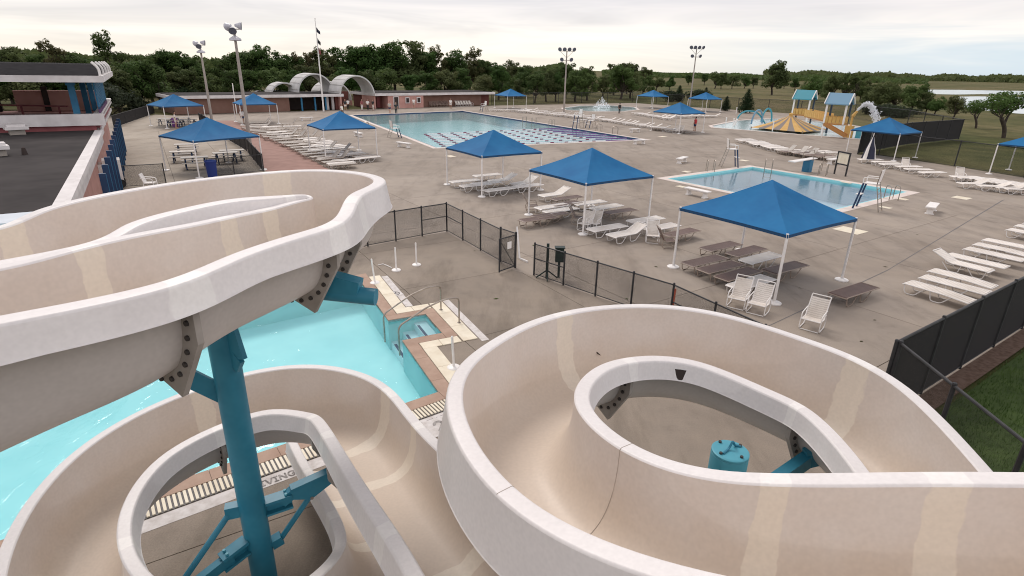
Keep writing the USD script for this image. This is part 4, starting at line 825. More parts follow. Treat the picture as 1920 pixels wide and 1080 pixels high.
# nearest canopy
for k, (kd, x, y, a, lab) in enumerate([
    ("bf", 1352, 463, AU, "flat brown lounger furthest back under the nearest canopy"), ("bf", 1322, 490, AU, "flat brown lounger at the left end under the nearest canopy"), ("bf", 1400, 472, AU, "flat brown lounger behind the white one under the nearest canopy"),
    ("bf", 1352, 502, AU, "flat brown lounger second from the left under the nearest canopy"), ("bf", 1385, 515, AU, "flat brown lounger just behind the two white chairs"), ("wf", 1427, 485, AU, "single flat white lounger among the brown ones under the nearest canopy"),
    ("bf", 1473, 503, AU, "flat brown lounger behind the front post of the nearest canopy"), ("wf", 1409, 531, AU, "flat white lounger pushed up behind the two white chairs"), ("bf", 1601, 546, AU, "lone flat brown lounger beyond the drain by the single white chair"),
    # second canopy
    ("wr", 1176, 438, AU, "white lounger with raised back in front of the second canopy"), ("wf", 1139, 428, AU, "flat white lounger beside the front post of the second canopy"), ("wf", 1211, 413, AU, "flat white lounger by the right post of the second canopy"), ("wf", 1240, 427, AU, "white lounger behind the white chair near the left post of the nearest canopy"), ("bf", 1278, 437, AU, "flat brown lounger beside the left post of the nearest canopy"),
    ("bf", 1010, 411, AU, "brown lounger at the front left of the second canopy"), ("bf", 1032, 404, AU, "brown lounger second from the left under the second canopy"), ("wf", 1036, 388, AU, "flat white lounger behind the brown pair under the second canopy"), ("wf", 1052, 395, AU, "flat white lounger beside the dark chair under the second canopy"),
    ("wr", 1040, 365, AU, "white lounger with raised back behind the second canopy"), ("bf", 1064, 372, AU, "flat brown lounger at the back of the second canopy"), ("bf", 1060, 383, AU, "brown lounger between the white ones under the second canopy"), ("wf", 1105, 381, AU, "flat white lounger at the back right of the second canopy"), ("wf", 1137, 389, AU, "flat white lounger near the right side of the second canopy"), ("bf", 1163, 397, AU, "flat brown lounger at the right side of the second canopy"),
    # third canopy
    ("wf", 872, 340, AU, "flat white lounger nearest the left post of the third canopy"), ("wf", 892, 348, AU, "flat white lounger behind the front post of the third canopy"), ("wf", 912, 344, AU, "flat white lounger in the middle under the third canopy"), ("wf", 936, 356, AU, "flat white lounger right of the front post of the third canopy"), ("wf", 914, 329, AU, "flat white lounger at the back of the third canopy"), ("wr", 943, 338, AU, "white lounger with raised back under the third canopy"), ("wf", 990, 349, AU, "flat white lounger by the right post of the third canopy"), ("wr", 984, 343, AU + .2, "white lounger with raised back by the right post of the third canopy")]):
    seat(kd, x, y, a, lab)
for kd, x, y, a, lab in [("cw", 1384, 572, AU + .35, "left of the two white pool chairs by the nearest canopy post"), ("cw", 1422, 583, AU + .35, "right of the two white pool chairs by the nearest canopy post"), ("cw", 1523, 613, AU + .3, "single white pool chair standing alone on the deck in front"),
    ("cw", 1099, 430, AU + .4, "left white chair behind the front post of the second canopy"), ("cw", 1114, 429, AU + .4, "right white chair behind the front post of the second canopy"), ("cb", 1080, 419, AU + 2.3, "dark chair facing away under the second canopy"), ("cb", 993, 396, AU + 2.6, "dark chair by the left post of the second canopy"), ("cw", 1222, 452, AU + .8, "white chair between the second and nearest canopies"), ("cb", 1246, 463, AU + 2.6, "brown chair beside the left post of the nearest canopy")]:
    seat(kd, x, y, a, lab, z=0.0)
# row on the right edge: long axis towards the camera
rowR = [(1760, 547, 'wd', 'nearest'), (1788, 535, 'wf', 'second'), (1803, 522, 'wd', 'third'), (1801, 496, 'wr', 'fourth'), (1830, 490, 'wf', 'fifth'), (1863, 478, 'wf', 'sixth'), (1880, 469, 'wd', 'seventh'), (1896, 460, 'wf', 'eighth'), (1938, 440, 'wf', 'ninth'), (1953, 432, 'wf', 'tenth'), (1968, 427, 'wf', 'eleventh')]
for k, (x, y, kd, lab) in enumerate(rowR): seat(kd, x, y, AV - .02 if kd != "wr" else AV + PI, f"{KIND[kd]} {lab} from the front in the row by the screened fence", None)
# rows left of the main pool: along the path side
def row(p0, p1, n, kinds, ang, lab, grp, z=.3, jit=.08, skip=0.0):
    a, c = at(*p0, z)[:2], at(*p1, z)[:2]
    for k in range(n):
        kd = kinds[int(rng.integers(len(kinds)))]; w = a + (c - a) * (k / max(1, n - 1)) + rng.normal(0, .17, 2)
        if rng.random() < skip: continue
        an = ang + rng.normal(0, jit); PR[kd].put((w[0] - .99 * math.cos(an), w[1] - .99 * math.sin(an), 0), an, f"{KIND[kd]} {lab}", grp + " - " + KIND[kd])
row((468, 236), (645, 308), 22, ["gf"], AU + .1, "in the stacked row along the red path", "loungers along the red path")
row((476, 231), (655, 300), 16, ["gf", "wf", "wf"], AU + .1, "in the second row from the red path", "second row from the red path")
row((492, 231), (640, 283), 12, ["wf", "wf", "gf", "gr"], AU + .1, "in the third row from the red path", "third row from the red path")
row((545, 232), (590, 262), 6, ["wf", "gr", "wf"], AU, "behind the canopy left of the big pool", "behind the pool side canopy")
row((600, 265), (640, 278), 6, ["wf"], AU + .1, "under the canopy left of the big pool", "under the pool side canopy")
row((634, 283), (692, 296), 6, ["wf", "wf", "gf"], AU + .1, "at the near side of the pool side canopy", "near side of the pool side canopy")
for x, y, kd, lab in [(640, 306, "wf", "flat white lounger at the near end of the row by the red path"), (620, 296, "gr", "dark upright backed lounger near the end of the path row"), (636, 296, "gr", "dark upright backed lounger beside the last white one of the path row")]: seat(kd, x, y, AU, lab)
# far rows beyond the main pool
row((975, 207), (1135, 224), 19, ["wf", "wr", "wf"], AV + .9, "in the long row beyond the main pool", "row beyond the main pool")
row((1138, 224), (1245, 240), 13, ["wf", "wr", "wr"], AV + .9, "in the right half of the long row beyond the main pool", "right half of the row beyond the main pool")
row((985, 205), (1120, 219), 9, ["wf", "wr"], AV + .9, "in the back row beyond the main pool", "back row beyond the main pool")
row((930, 205), (985, 207), 5, ["wf"], AV + .9, "under the canopy beyond the bathhouse", "canopy beyond the bathhouse")
row((1232, 240), (1290, 246), 8, ["gf", "wf", "gf"], AV + .5, "under the canopy in front of the wading pool", "canopy in front of the wading pool")
row((1195, 212), (1260, 222), 10, ["wr", "wf"], AV + .9, "under the left wading pool canopy", "left wading pool canopy")
row((1262, 218), (1340, 217), 9, ["wr", "wf"], AV + .9, "under the far wading pool canopy", "far wading pool canopy")
row((1395, 262), (1490, 285), 12, ["wf", "wf", "wr", "gf"], AU - .3, "in the row behind the lifeguard chair", "row behind the lifeguard chair")
row((1480, 283), (1575, 297), 10, ["gf", "bf", "gr", "bf"], AU - .3, "in the dark row behind the diving board", "dark row behind the diving board")
row((1500, 281), (1560, 286), 4, ["wf", "wr"], AU - .3, "behind the diving board", "behind the diving board")
row((1640, 300), (1745, 323), 6, ["wf", "wr", "wf"], AU - .6, "under the canopy by the diving pool", "canopy by the diving pool")
row((1810, 332), (1925, 348), 7, ["wf"], AU - .7, "under the canopy at the right edge", "canopy at the right edge")
row((1830, 345), (1925, 356), 4, ["wf", "wr"], AU - .7, "in front of the canopy at the right edge", "front of the canopy at the right edge")
for x, y, a, lab in [(1797, 338, AU + .6, "white chair left of the right edge canopy"), (1695, 318, AU + .6, "white chair behind the post of the canopy by the diving pool"), (1268, 250, AU, "white chair under the canopy in front of the wading pool"), (1276, 250, AU + .4, "second white chair under the canopy in front of the wading pool")]: seat("cw", x, y, a, lab, z=0)

# ------------------------------------------------------------------ white benches (moulded, two legs)
def bench():
    t = Thing("deck_bench", None, "bench"); b = MB(); b.box((0, 0, .40), (1.7, .46, .06)); b.box((0, 0, .35), (1.6, .38, .05)); t.part("seat", b, "white", smooth=False)
    for s in (-1, 1):
        b = MB(); b.box((s * .6, 0, .18), (.12, .30, .32)); b.box((s * .6, 0, .02), (.2, .42, .04)); t.part("leg", b, "white", smooth=False)
    return t
bpr = Proto(bench())
for x, y, a, lab in [(1745, 398, AU + .25, "white bench alone on the deck right of the diving pool"), (1306, 368, AV, "white bench beside the near left edge of the diving pool"), (1278, 305, AU + .35, "white bench between the main pool and the diving pool"), (757, 276, AV + .3, "white bench left of the near corner of the main pool"), (672, 256, AV, "small white bench under the pool side canopy edge"), (1198, 270, AU, "white bench at the right corner of the main pool"), (1190, 248, AU, "white bench beyond the right side of the main pool"), (1562, 307, AU, "white bench behind the framed sign"), (1090, 230, AU, "white bench behind the lane ropes"), (575, 226, AU, "white bench far left of the main pool")]:
    p = at(x, y); bpr.put(p, a, lab, None)

# ------------------------------------------------------------------ the open pavilion at left
ED = np.array([-.53, .848]); R0 = np.array([-12.8, 15.8]); EA = math.atan2(ED[1], ED[0])
pv = Thing("pavilion_building", "low pink pavilion with flat dark roof and open upper terrace on blue columns", "building", (R0[0], R0[1], 0), EA)
b = MB(); b.box((12, 12.2, 2.87), (24, 24, .22)); pv.part("flat_roof", b, "roof", smooth=False)
b = MB(); b.box((12.1, .16, 2.62), (23.6, .30, .75)); b.box((12.1, -.06, 2.93), (23.6, .14, .22)); pv.part("roof_edge_trim", b, "trim", smooth=False)
b = MB(); b.box((-.62, 12, 2.78), (1.2, 24.4, .5)); pv.part("eave_band", b, "ctrim", smooth=False)
b = MB(); b.box((20, .55, 1.12), (40, .4, 2.24)); b.box((-.2, 12.3, 1.25), (.4, 23.6, 2.5)); pv.part("wall", b, "pink", smooth=False)
b = MB(); b.box((23.9, 12.2, 3.11), (.3, 24, .30)); b.box((33, .16, 3.11), (18, .26, .30)); pv.part("red_band", b, "redband", smooth=False)
b = MB(); b.box((23.82, 12.0, 3.60), (.42, 24.6, .66)); b.box((33, .02, 3.60), (18.0, .36, .10)); b.box((33, .02, 3.87), (18.0, .40, .14)); b.box((33, .10, 3.0), (18.0, .3, .2)); pv.part("terrace_parapet", b, "trim", smooth=False)
b = MB(); b.box((33, .10, 3.72), (18.0, .20, .18)); pv.part("parapet_panel", b, "redband", smooth=False)
b = MB(); b.box((33, 12.2, 2.9), (17.8, 23.6, .2)); pv.part("terrace_floor", b, "brickr", smooth=False)
for y in (1.05, 7.6, 14.5):
    for x in (24.6, 33.5, 40.8):
        b = MB(); b.box((x, y, 4.4), (.34, .34, 2.8)); b.box((x, y, 5.62), (.46, .46, .14)); pv.part("column", b, "bluecol", smooth=False)
b = MB(); b.box((32.3, 11.6, 5.93), (18.8, 24.6, .36)); pv.part("fascia", b, "trim", smooth=False)
b = MB(); b.add([[22.95, -.5, 6.12], [41.6, -.5, 6.12], [41.6, 24, 6.12], [22.95, 24, 6.12], [26.4, -.45, 6.70], [39.4, -.45, 6.70], [38.8, 24, 6.72], [27.2, 24, 6.72]], [[0, 4, 7, 3], [4, 5, 6, 7], [5, 1, 2, 6], [0, 1, 5, 4], [3, 7, 6, 2]]); pv.part("hipped_roof", b, "shingle", smooth=False)
for k in range(5):
    x = 23.1 + k * 4.2; b = MB(); b.tube(arcpts([(x, -.60, 6.08), (x, -.60, 6.55), (x + .1, -.30, 6.86)], .2, 5), .075, 6); pv.part("roof_fin", b, "white", smooth=30)
for k in range(14):
    x = 24.5 + k * .74; b = MB(); b.box((x, -.12, 4.95), (.42, .10, 1.55)); lp = pv.part("louvre", b, "bluecol", smooth=False)
    b = MB(); b.box((x, -.12, 4.10), (.42, .10, .38)); pv.part("louvre_foot", b, "purple", smooth=False, parent=lp)
b = MB(); b.box((41.5, 3.2, 3.75), (.4, 6, 1.7)); b.box((41.5, 14.5, 3.75), (.4, 9, 1.7)); pv.part("back_wall", b, "pink", smooth=False)
for y, w_ in ((2.2, .01), (6.2, 2.2), (11.5, 1.4)):
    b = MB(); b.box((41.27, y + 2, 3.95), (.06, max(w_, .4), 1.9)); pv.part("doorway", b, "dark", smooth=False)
for k in range(5):
    y = 4.0 + k * 1.25; b = MB(); b.bar((39.5, y + 5.5, 3.0), (39.8, y + 5.7, 4.8), .16); pv.part("rail_post", b, "dark", smooth=False)
for k in range(4):
    b = MB(); b.bar((31 + k * 1.4, 2.5 + k * 2.2, 3.0), (31 + k * 1.4, 2.5 + k * 2.2, 4.0), .12); pv.part("rail_post", b, "redband", smooth=False)
b = MB(); b.bar((31, 2.0, 3.95), (35.6, 9.6, 3.95), .10); pv.part("hand_rail", b, "redband", smooth=False)
for k in range(12):
    x = 9.0 + k * 2.55; b = MB(); b.box((x, -.52, 1.30), (.20, .24, 2.58)); f_ = pv.part("blue_fin", b, "navy", smooth=False)
    b = MB(); b.box((x - .075, -.63, 1.30), (.03, .06, 2.55)); pv.part("fin_edge", b, "bluecol", smooth=False, parent=f_)
def roof_vent(px, py, s, label):
    p = at(px, py, 2.98); t = Thing("roof_vent", label, "roof vent", p, EA + .25); b = MB(); b.box((0, 0, .12), (.5 * s, .6 * s, .26)); t.part("curb", b, "galv", smooth=False); b = MB(); b.box((0, 0, .36), (.8 * s, .9 * s, .16)); b.box((.05, 0, .50), (.6 * s, .7 * s, .12)); t.part("hood", b, "trim", smooth=False)
roof_vent(33, 252, 1.15, "white hooded vent standing on the dark flat roof"); roof_vent(-2, 292, .9, "second vent on the dark flat roof cut by the left edge")
p = at(47, 290, 2.98); b = MB(); b.lathe(p, [(.12, 0), (.07, .3), (0, .34)], 10); single("roof_pipe", b, "dark", "small dark vent pipe on the flat roof", "roof pipe")
# ------------------------------------------------------------------ bathhouse
BO = np.array([-47.8, 83.3]); BD = np.array([.745, .667]); BA = math.atan2(BD[1], BD[0])
def s_of(px, py=206):
    d = ray((px, py))[:2]; A_ = np.array([[BD[0], -d[0]], [BD[1], -d[1]]]); return float(np.linalg.solve(A_, -BO)[0])
bh = Thing("bathhouse_building", "long low brick bathhouse with pale roof edge behind the main pool", "building", (BO[0], BO[1], 0), BA)
sL, sR, sE = s_of(544), s_of(640), s_of(920); sA, sB, sC, sD = s_of(704), s_of(724), s_of(790), s_of(902)
def bxw(x0, x1, y0, y1, z0, z1): b = MB(); b.box(((x0 + x1) / 2, (y0 + y1) / 2, (z0 + z1) / 2), (x1 - x0, y1 - y0, z1 - z0)); return b
bh.part("wall", bxw(0, sL, 0, 8, 0, 2.1), "brick", smooth=False)
bh.part("wall", bxw(sC, sD, 0, 8, 0, 2.12), "brick", smooth=False); bh.part("wall", bxw(sD, sE, .6, 8, 0, 2.12), "brickr", smooth=False)
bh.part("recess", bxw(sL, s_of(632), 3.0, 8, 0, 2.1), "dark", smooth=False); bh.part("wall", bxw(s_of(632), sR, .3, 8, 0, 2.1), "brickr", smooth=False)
bh.part("entrance_wall", bxw(sA, sB, 1.2, 8, 0, 2.1), "brickr", smooth=False)
bh.part("ticket_booth", bxw(sB, sC, -.8, 8, 0, 2.1), "pink", smooth=False)
for px in (567, 592, 612): bh.part("column", bxw(s_of(px) - .11, s_of(px) + .11, -.1, .12, 0, 2.1), "bluecol", smooth=False)
for px in (618, 628): bh.part("column", bxw(s_of(px) - .2, s_of(px) + .2, .5, .8, 0, 2.1), "trim", smooth=False)
bh.part("roof_edge", bxw(-.4, sR + .4, -.5, 8.4, 2.1, 2.52), "trim", smooth=False); bh.part("roof_edge", bxw(sA - .4, sE + .4, -.9, 8.4, 2.12, 2.54), "trim", smooth=False)
bh.part("roof", bxw(-.2, sR + .2, -.2, 8.2, 2.522, 2.6), "roof", smooth=False); bh.part("roof", bxw(sA - .2, sE - .1, -.5, 8.2, 2.542, 2.62), "roof", smooth=False)
def window(px, w, z0, z1, parent=None):
    s = s_of(px); f = bh.part("window", bxw(s - w / 2 - .14, s + w / 2 + .14, -.90, -.803, z0 - .14, z1 + .14), "trim", smooth=False); bh.part("pane", bxw(s - w / 2, s + w / 2, -.93, -.903, z0, z1), "dark", smooth=False, parent=f)
window(760, .55, .95, 1.7); window(781, .55, .95, 1.7)
f = bh.part("door", bxw(s_of(739) - .55, s_of(739) + .55, -.88, -.803, 0, 2.02), "trim", smooth=False); bh.part("door_leaf", bxw(s_of(739) - .4, s_of(739) + .4, -.92, -.883, 0, 1.9), "dark", smooth=False, parent=f)
for px in (707, 716): bh.part("red_panel", bxw(s_of(px) - .3, s_of(px) + .3, 1.05, 1.18, .1, 1.9), "redband", smooth=False)
def vault(px, back, r, z0, ln, label, th_=.22):
    s = s_of(px); c = BO + BD * s + np.array([-BD[1], BD[0]]) * back
    t = Thing("entrance_vault", label, "vault", (c[0], c[1], 0), BA); n = 28; a = np.linspace(0, PI, n); b = MB(); V = []
    for y in (0, ln):
        for rr in (r, r - th_): V += [[rr * math.cos(x), y, z0 + rr * math.sin(x)] for x in a]
    F_ = []
    for k in range(n - 1):
        F_ += [[k, 2 * n + k, 2 * n + k + 1, k + 1], [n + k, n + k + 1, 3 * n + k + 1, 3 * n + k], [k, k + 1, n + k + 1, n + k], [2 * n + k, 3 * n + k, 3 * n + k + 1, 2 * n + k + 1]]
    b.add(V, F_); t.part("shell", b, "vault", smooth=40)
    b = MB()
    for x in np.linspace(.2, PI - .2, 9): b.bar(((r + .012) * math.cos(x), .06, z0 + (r + .012) * math.sin(x)), ((r + .012) * math.cos(x), ln - .06, z0 + (r + .012) * math.sin(x)), .08, .02)
    t.part("rib", b, "galv", smooth=False)
    for sx in (-1, 1):
        b = MB(); b.box((sx * (r - th_ / 2), ln / 2, z0 / 2 - .004), (th_ * 1.2, ln, z0 - .01)); t.part("pier", b, "vault" if z0 > 2.3 else "pink", smooth=False)
vault(671, -.4, 3.25, 2.2, 4.4, "large pale barrel vault over the bathhouse entrance, nearest the pool")
vault(618, 4.5, 3.2, 2.4, 4.2, "second large pale barrel vault rising behind the roof left of the entrance")
vault(571, 7.2, 2.6, 1.5, 3.0, "low pale vault at the left behind the bathhouse roof")
vault(676, 9.5, 3.3, .9, 3.5, "pale inner vault seen through the entrance arch")
for k, px in enumerate((648, 660, 682)):
    pass
bh.part("inner_wall", bxw(s_of(672), s_of(690), 7.0, 7.4, 0, 2.6), "brickr", smooth=False); bh.part("inner_wall", bxw(s_of(650), s_of(662), 12, 12.4, 0, 2.8), "yellow" if False else "leafpaint" if False else "trim", smooth=False)
# stacked white chairs and red seats along the wall
for k in range(6):
    s = s_of(854 + k * 5); c = BO + BD * s + np.array([BD[1], -BD[0]]) * 1.2
    PR["cw"].put((c[0], c[1], 0), BA + PI / 2 + .3, "white strap pool chair standing along the brick bathhouse wall", "chairs along the bathhouse wall")
for k in range(6):
    s = s_of(806 + k * 6); c = BO + BD * s + np.array([BD[1], -BD[0]]) * 1.0
    PR["cb"].put((c[0], c[1], 0), BA + PI / 2, "brown chair lined up against the brick bathhouse wall", "brown chairs along the bathhouse wall")
# ------------------------------------------------------------------ poles
def light_pole(base, top_px, label, kind):
    p = at(*base); H_ = hgt(base, top_px); t = Thing("light_pole", label, "light pole", p); b = MB(); b.tube([(0, 0, 0), (0, 0, H_ * .5), (0, 0, H_ - .2)], [.16, .13, .09], 12); t.part("pole", b, "galv"); b = MB(); b.lathe((0, 0, 0), [(.3, 0), (.3, .25), (.17, .3)], 16); t.part("base", b, "galv")
    def head(x, y, z, yaw, tilt, r=.30):
        a = np.array([math.cos(yaw) * math.cos(tilt), math.sin(yaw) * math.cos(tilt), math.sin(tilt)]); c = np.array([x, y, z]); b = MB(); b.tube([c - a * .28, c - a * .2, c - a * .05, c + a * .16, c + a * .2], [.09, .13, r * .62, r, r * 1.03], 14); hp = t.part("lamp_head", b, "lamp"); b = MB(); b.tube([c + a * .201, c + a * .215], [r * .95, r * .95], 14); t.part("lens", b, "lampd", parent=hp)
    if kind == "cluster":
        b = MB(); b.bar((-.45, 0, H_ - .25), (.45, 0, H_ - .25), .07); b.bar((0, -.3, H_ - .25), (0, .3, H_ - .25), .07); t.part("cross_arm", b, "galv", smooth=False)
        head(-.42, .1, H_ - .05, 2.6, -.2); head(.42, -.05, H_ + .0, .3, -.1); head(.05, -.35, H_ - .3, -1.2, -.6)
        b = MB(); b.lathe((0, 0, H_ - 1.05), [(.10, .34), (.42, .14), (.46, 0), (.40, -.03), (0, -.02)], 18); t.part("lower_lamp", b, "lamp")
    else:
        W_ = 2.4; b = MB(); b.bar((-W_ / 2, 0, H_ - .15), (W_ / 2, 0, H_ - .15), .09); b.bar((-.8, 0, H_ - 1.6), (.8, 0, H_ - 1.6), .09); b.bar((-1.1, 0, H_ - .15), (0, 0, H_ - 1.2), .05); b.bar((1.1, 0, H_ - .15), (0, 0, H_ - 1.2), .05); t.part("cross_arm", b, "galv", smooth=False)
        for k in range(4): head(-W_ / 2 + .1 + k * (W_ - .2) / 3, -.25, H_ + .15, -PI / 2 + (k - 1.5) * .3, -.35, .33)
        for k in (-1, 1): head(k * .7, -.25, H_ - 1.4, -PI / 2 + k * .5, -.35, .33)
light_pole((471, 286), (437, 48), "tall grey light pole with clustered lamps beside the red path", "cluster"); light_pole((399, 236), (376, 80), "grey light pole with clustered lamps behind the picnic canopy", "cluster")
light_pole((1057, 213), (1062, 94), "grey floodlight pole with a cross arm beyond the lane ropes", "flood"); light_pole((1292, 206), (1303, 90), "grey floodlight pole with a cross arm among the wading pool canopies", "flood")
p = at(607, 209); H_ = hgt((607, 209), (592, 36)); t = Thing("flagpole", "tall white flagpole with three small flags", "flagpole", p); b = MB(); b.tube([(0, 0, 0), (0, 0, H_)], [.13, .06], 10); b.lathe((0, 0, H_), [(.06, 0), (.12, .1), (0, .2)], 10); t.part("pole", b, "white")
for k, (z, c_, w_, h_) in enumerate(((H_ - 1.1, "flagnavy", .7, .7), (H_ - 2.6, "black", .6, .75), (H_ - 3.9, "redband", .5, .8))):
    b = MB(); nx = 8; V = []; 
    for i in range(nx): x = .08 + w_ * i / (nx - 1); V += [[x * .75, .10 * math.sin(i * 1.3), z - i * .09], [x * .75, .10 * math.sin(i * 1.3 + .5), z - h_ - i * .05]]
    b.add(V, [[2 * i, 2 * i + 1, 2 * i + 3, 2 * i + 2] for i in range(nx - 1)]); t.part("flag", b, c_, smooth=60)
for px, py, tp in ((444, 200, 156), (462, 200, 155)):
    p = at(px, 213); b = MB(); b.cyl((p[0], p[1], 0), .07, hgt((px, 213), (px - 1, tp)), 8); single("slim_post", b, "white", f"slim white post behind the bathhouse roof, {'left' if px < 450 else 'right'} of two", "post")
# ------------------------------------------------------------------ pool furniture: guard chairs, boards, ladders, sign
def guard_chair(base, topx, ang, label):
    p = at(*base); H_ = min(2.6, max(1.7, hgt(base, topx))); t = Thing("lifeguard_chair", label, "lifeguard chair", p, ang); sh = H_ - .75
    for sy in (-1, 1):
        b = MB(); b.tube([(.55, sy * .38, 0), (.30, sy * .34, sh)], .05, 8); t.part("front_leg", b, "navy")
        b = MB(); b.tube(arcpts([(-.75, sy * .38, 0), (-.35, sy * .34, sh), (-.42, sy * .34, H_)], .1, 4), .026, 8); t.part("back_leg", b, "steel")
        b = MB(); b.tube(arcpts([(.32, sy * .36, sh), (.34, sy * .37, sh + .32), (-.38, sy * .36, sh + .34)], .1, 4), .024, 8); t.part("arm", b, "white")
    for k in range(5):
        z = sh * (k + .6) / 5.6; b = MB(); b.tube([(-.75 + .4 * z / sh, -.37, z), (-.75 + .4 * z / sh, .37, z)], .024, 8); t.part("rung", b, "steel")
    b = MB(); b.box((-.03, 0, sh), (.66, .66, .05)); t.part("seat", b, "white", smooth=False)
    b = MB(); b.bar((-.36, 0, sh + .1), (-.44, 0, H_ + .02), .64, .03); t.part("backrest", b, "white", smooth=False)
    b = MB(); b.box((.45, 0, sh * .55), (.26, .66, .03)); t.part("foot_board", b, "white", smooth=False)
guard_chair((1368, 313), (1395, 262), AV + .9, "tall lifeguard chair with dark blue legs at the left corner of the diving pool"); guard_chair((1622, 392), (1620, 316), AV + PI + .2, "tall white tubular lifeguard chair at the near right side of the diving pool")
guard_chair((741, 258), (741, 236), AU, "lifeguard chair on the left edge of the main pool"); guard_chair((1083, 241), (1085, 205), AU + PI, "lifeguard chair on the right edge of the main pool beyond the lane ropes"); guard_chair((907, 209), (908, 196), AU + PI, "lifeguard chair at the far right corner of the main pool"); guard_chair((1107, 240), (1110, 222), AU + PI, "smaller lifeguard chair by the right ends of the lane ropes")
t = Thing("diving_board", "white diving board on a blue stand at the far side of the diving pool", "diving board", at(1512, 322), AV + PI * .5 + 1.1); dvv = at(1488, 313, .9) - at(1530, 306, .9); t.x.GetOrderedXformOps()[1].Set(math.degrees(math.atan2(dvv[1], dvv[0])))
b = MB(); b.box((.9, 0, .98), (3.6, .5, .06)); t.part("board", b, "white", smooth=False); b = MB(); b.box((0, 0, .46), (.5, .55, .92)); t.part("stand", b, "bluecol", smooth=False)
for sy in (-1, 1): b = MB(); b.tube(arcpts([(-1.6, sy * .4, 0), (-1.6, sy * .4, 1.5), (.2, sy * .4, 1.5), (.2, sy * .4, .9)], .2, 4), .025, 8); t.part("handrail", b, "steel")
pL, pR_ = at(1564, 326), at(1585, 331); t = Thing("framed_sign", "black framed notice board on two legs behind the diving pool", "sign", (pL + pR_) / 2, math.atan2((pR_ - pL)[1], (pR_ - pL)[0])); w_ = np.linalg.norm(pR_ - pL); hs = hgt((1564, 326), (1572, 284))
for sx in (-1, 1): b = MB(); b.box((sx * w_ / 2, 0, hs / 2), (.09, .08, hs)); t.part("leg", b, "black", smooth=False)
b = MB(); b.box((0, 0, hs), (w_ + .1, .09, .1)); b.box((0, 0, hs * .48), (w_, .07, .08)); t.part("frame", b, "black", smooth=False); b = MB(); b.box((0, 0, hs * .74), (w_ - .09, .03, hs * .44)); t.part("panel", b, "cream", smooth=False)
def ladder(px, py, toward, label):
    p = at(px, py); d = np.array(at(*toward)[:2]) - p[:2]; t = Thing("pool_ladder", label, "pool ladder", p, math.atan2(d[1], d[0]))
    for sy in (-1, 1): b = MB(); b.tube(arcpts([(-.5, sy * .26, 0), (-.5, sy * .26, .85), (.12, sy * .26, .85), (.12, sy * .26, -.7)], .25, 6), .025, 8); t.part("rail", b, "steel")
    for k in range(2): b = MB(); b.box((.12, 0, -.25 - .28 * k), (.08, .5, .03)); t.part("tread", b, "steel", smooth=False)
for k, (x, y, tw_) in enumerate([(1332, 322, (1345, 335)), (1667, 373, (1640, 362)), (1541, 329, (1530, 338)), (1440, 319, (1440, 335))]): ladder(x, y, tw_, f"steel pool ladder at the {['far left', 'near right', 'far right', 'far middle'][k]} edge of the diving pool")
for k, (x, y) in enumerate([(983, 230), (1000, 233), (1033, 237), (1120, 246), (1150, 251), (690, 243)]): ladder(x, y, (960, 245), f"steel pool ladder {['first', 'second', 'third', 'fourth', 'fifth', 'sixth'][k]} along the {'right' if k < 5 else 'left'} edge of the main pool" if k < 5 else "steel pool ladder on the left edge of the main pool")
# lane ropes
Lp0, Lp1 = np.array(at(824, 274, -.1)), np.array(at(792, 252, -.1)); Rp0, Rp1 = np.array(at(1196, 262, -.1)), np.array(at(1056, 240, -.1))
for k in range(9):
    f_ = k / 8; a_, c_ = Lp0 + (Lp1 - Lp0) * f_, Rp0 + (Rp1 - Rp0) * f_; d = c_ - a_; ln = np.linalg.norm(d); t = Thing("lane_rope", f"floating lane rope number {['one','two','three','four','five','six','seven','eight','nine'][k]} counted from the near side of the main pool", "lane rope", a_, math.atan2(d[1], d[0]))
    bw_, bp_, br_ = MB(), MB(), MB(); x = .2; q = 0
    while x < ln - .3:
        frac = x / ln; dest = bp_ if frac > .80 else (br_ if q % 4 == 0 else bw_); st_ = .42
        dest.tube([(x, 0, 0), (x + st_ * .9, 0, 0)], .055, 6); x += st_ * (1 if frac > .80 else 1.0); q += 1
    t.part("white_floats", bw_, "rope", smooth=False); t.part("purple_floats", bp_, "ropep", smooth=False); t.part("red_floats", br_, "roper", smooth=False)
# closed parasol
p = at(1626, 305); t = Thing("closed_parasol", "closed navy and white parasol beside the canopy by the diving pool", "parasol", p); b = MB(); b.cyl((0, 0, 0), .03, 2.5, 8); t.part("pole", b, "white")
for k in range(8):
    a0, a1 = k * PI / 4, (k + 1) * PI / 4; b = MB(); V = []
    for z, r in ((.35, .50), (1.2, .34), (2.1, .07), (2.25, .02)):
        V += [[r * math.cos(a0), r * math.sin(a0), z], [r * 1.12 * math.cos((a0 + a1) / 2), r * 1.12 * math.sin((a0 + a1) / 2), z], [r * math.cos(a1), r * math.sin(a1), z]]
    b.add(V, [[3 * i + j, 3 * i + j + 1, 3 * i + j + 4, 3 * i + j + 3] for i in range(3) for j in range(2)]); t.part("fabric_panel", b, "white" if k % 3 == 1 else "flagnavy", smooth=30)
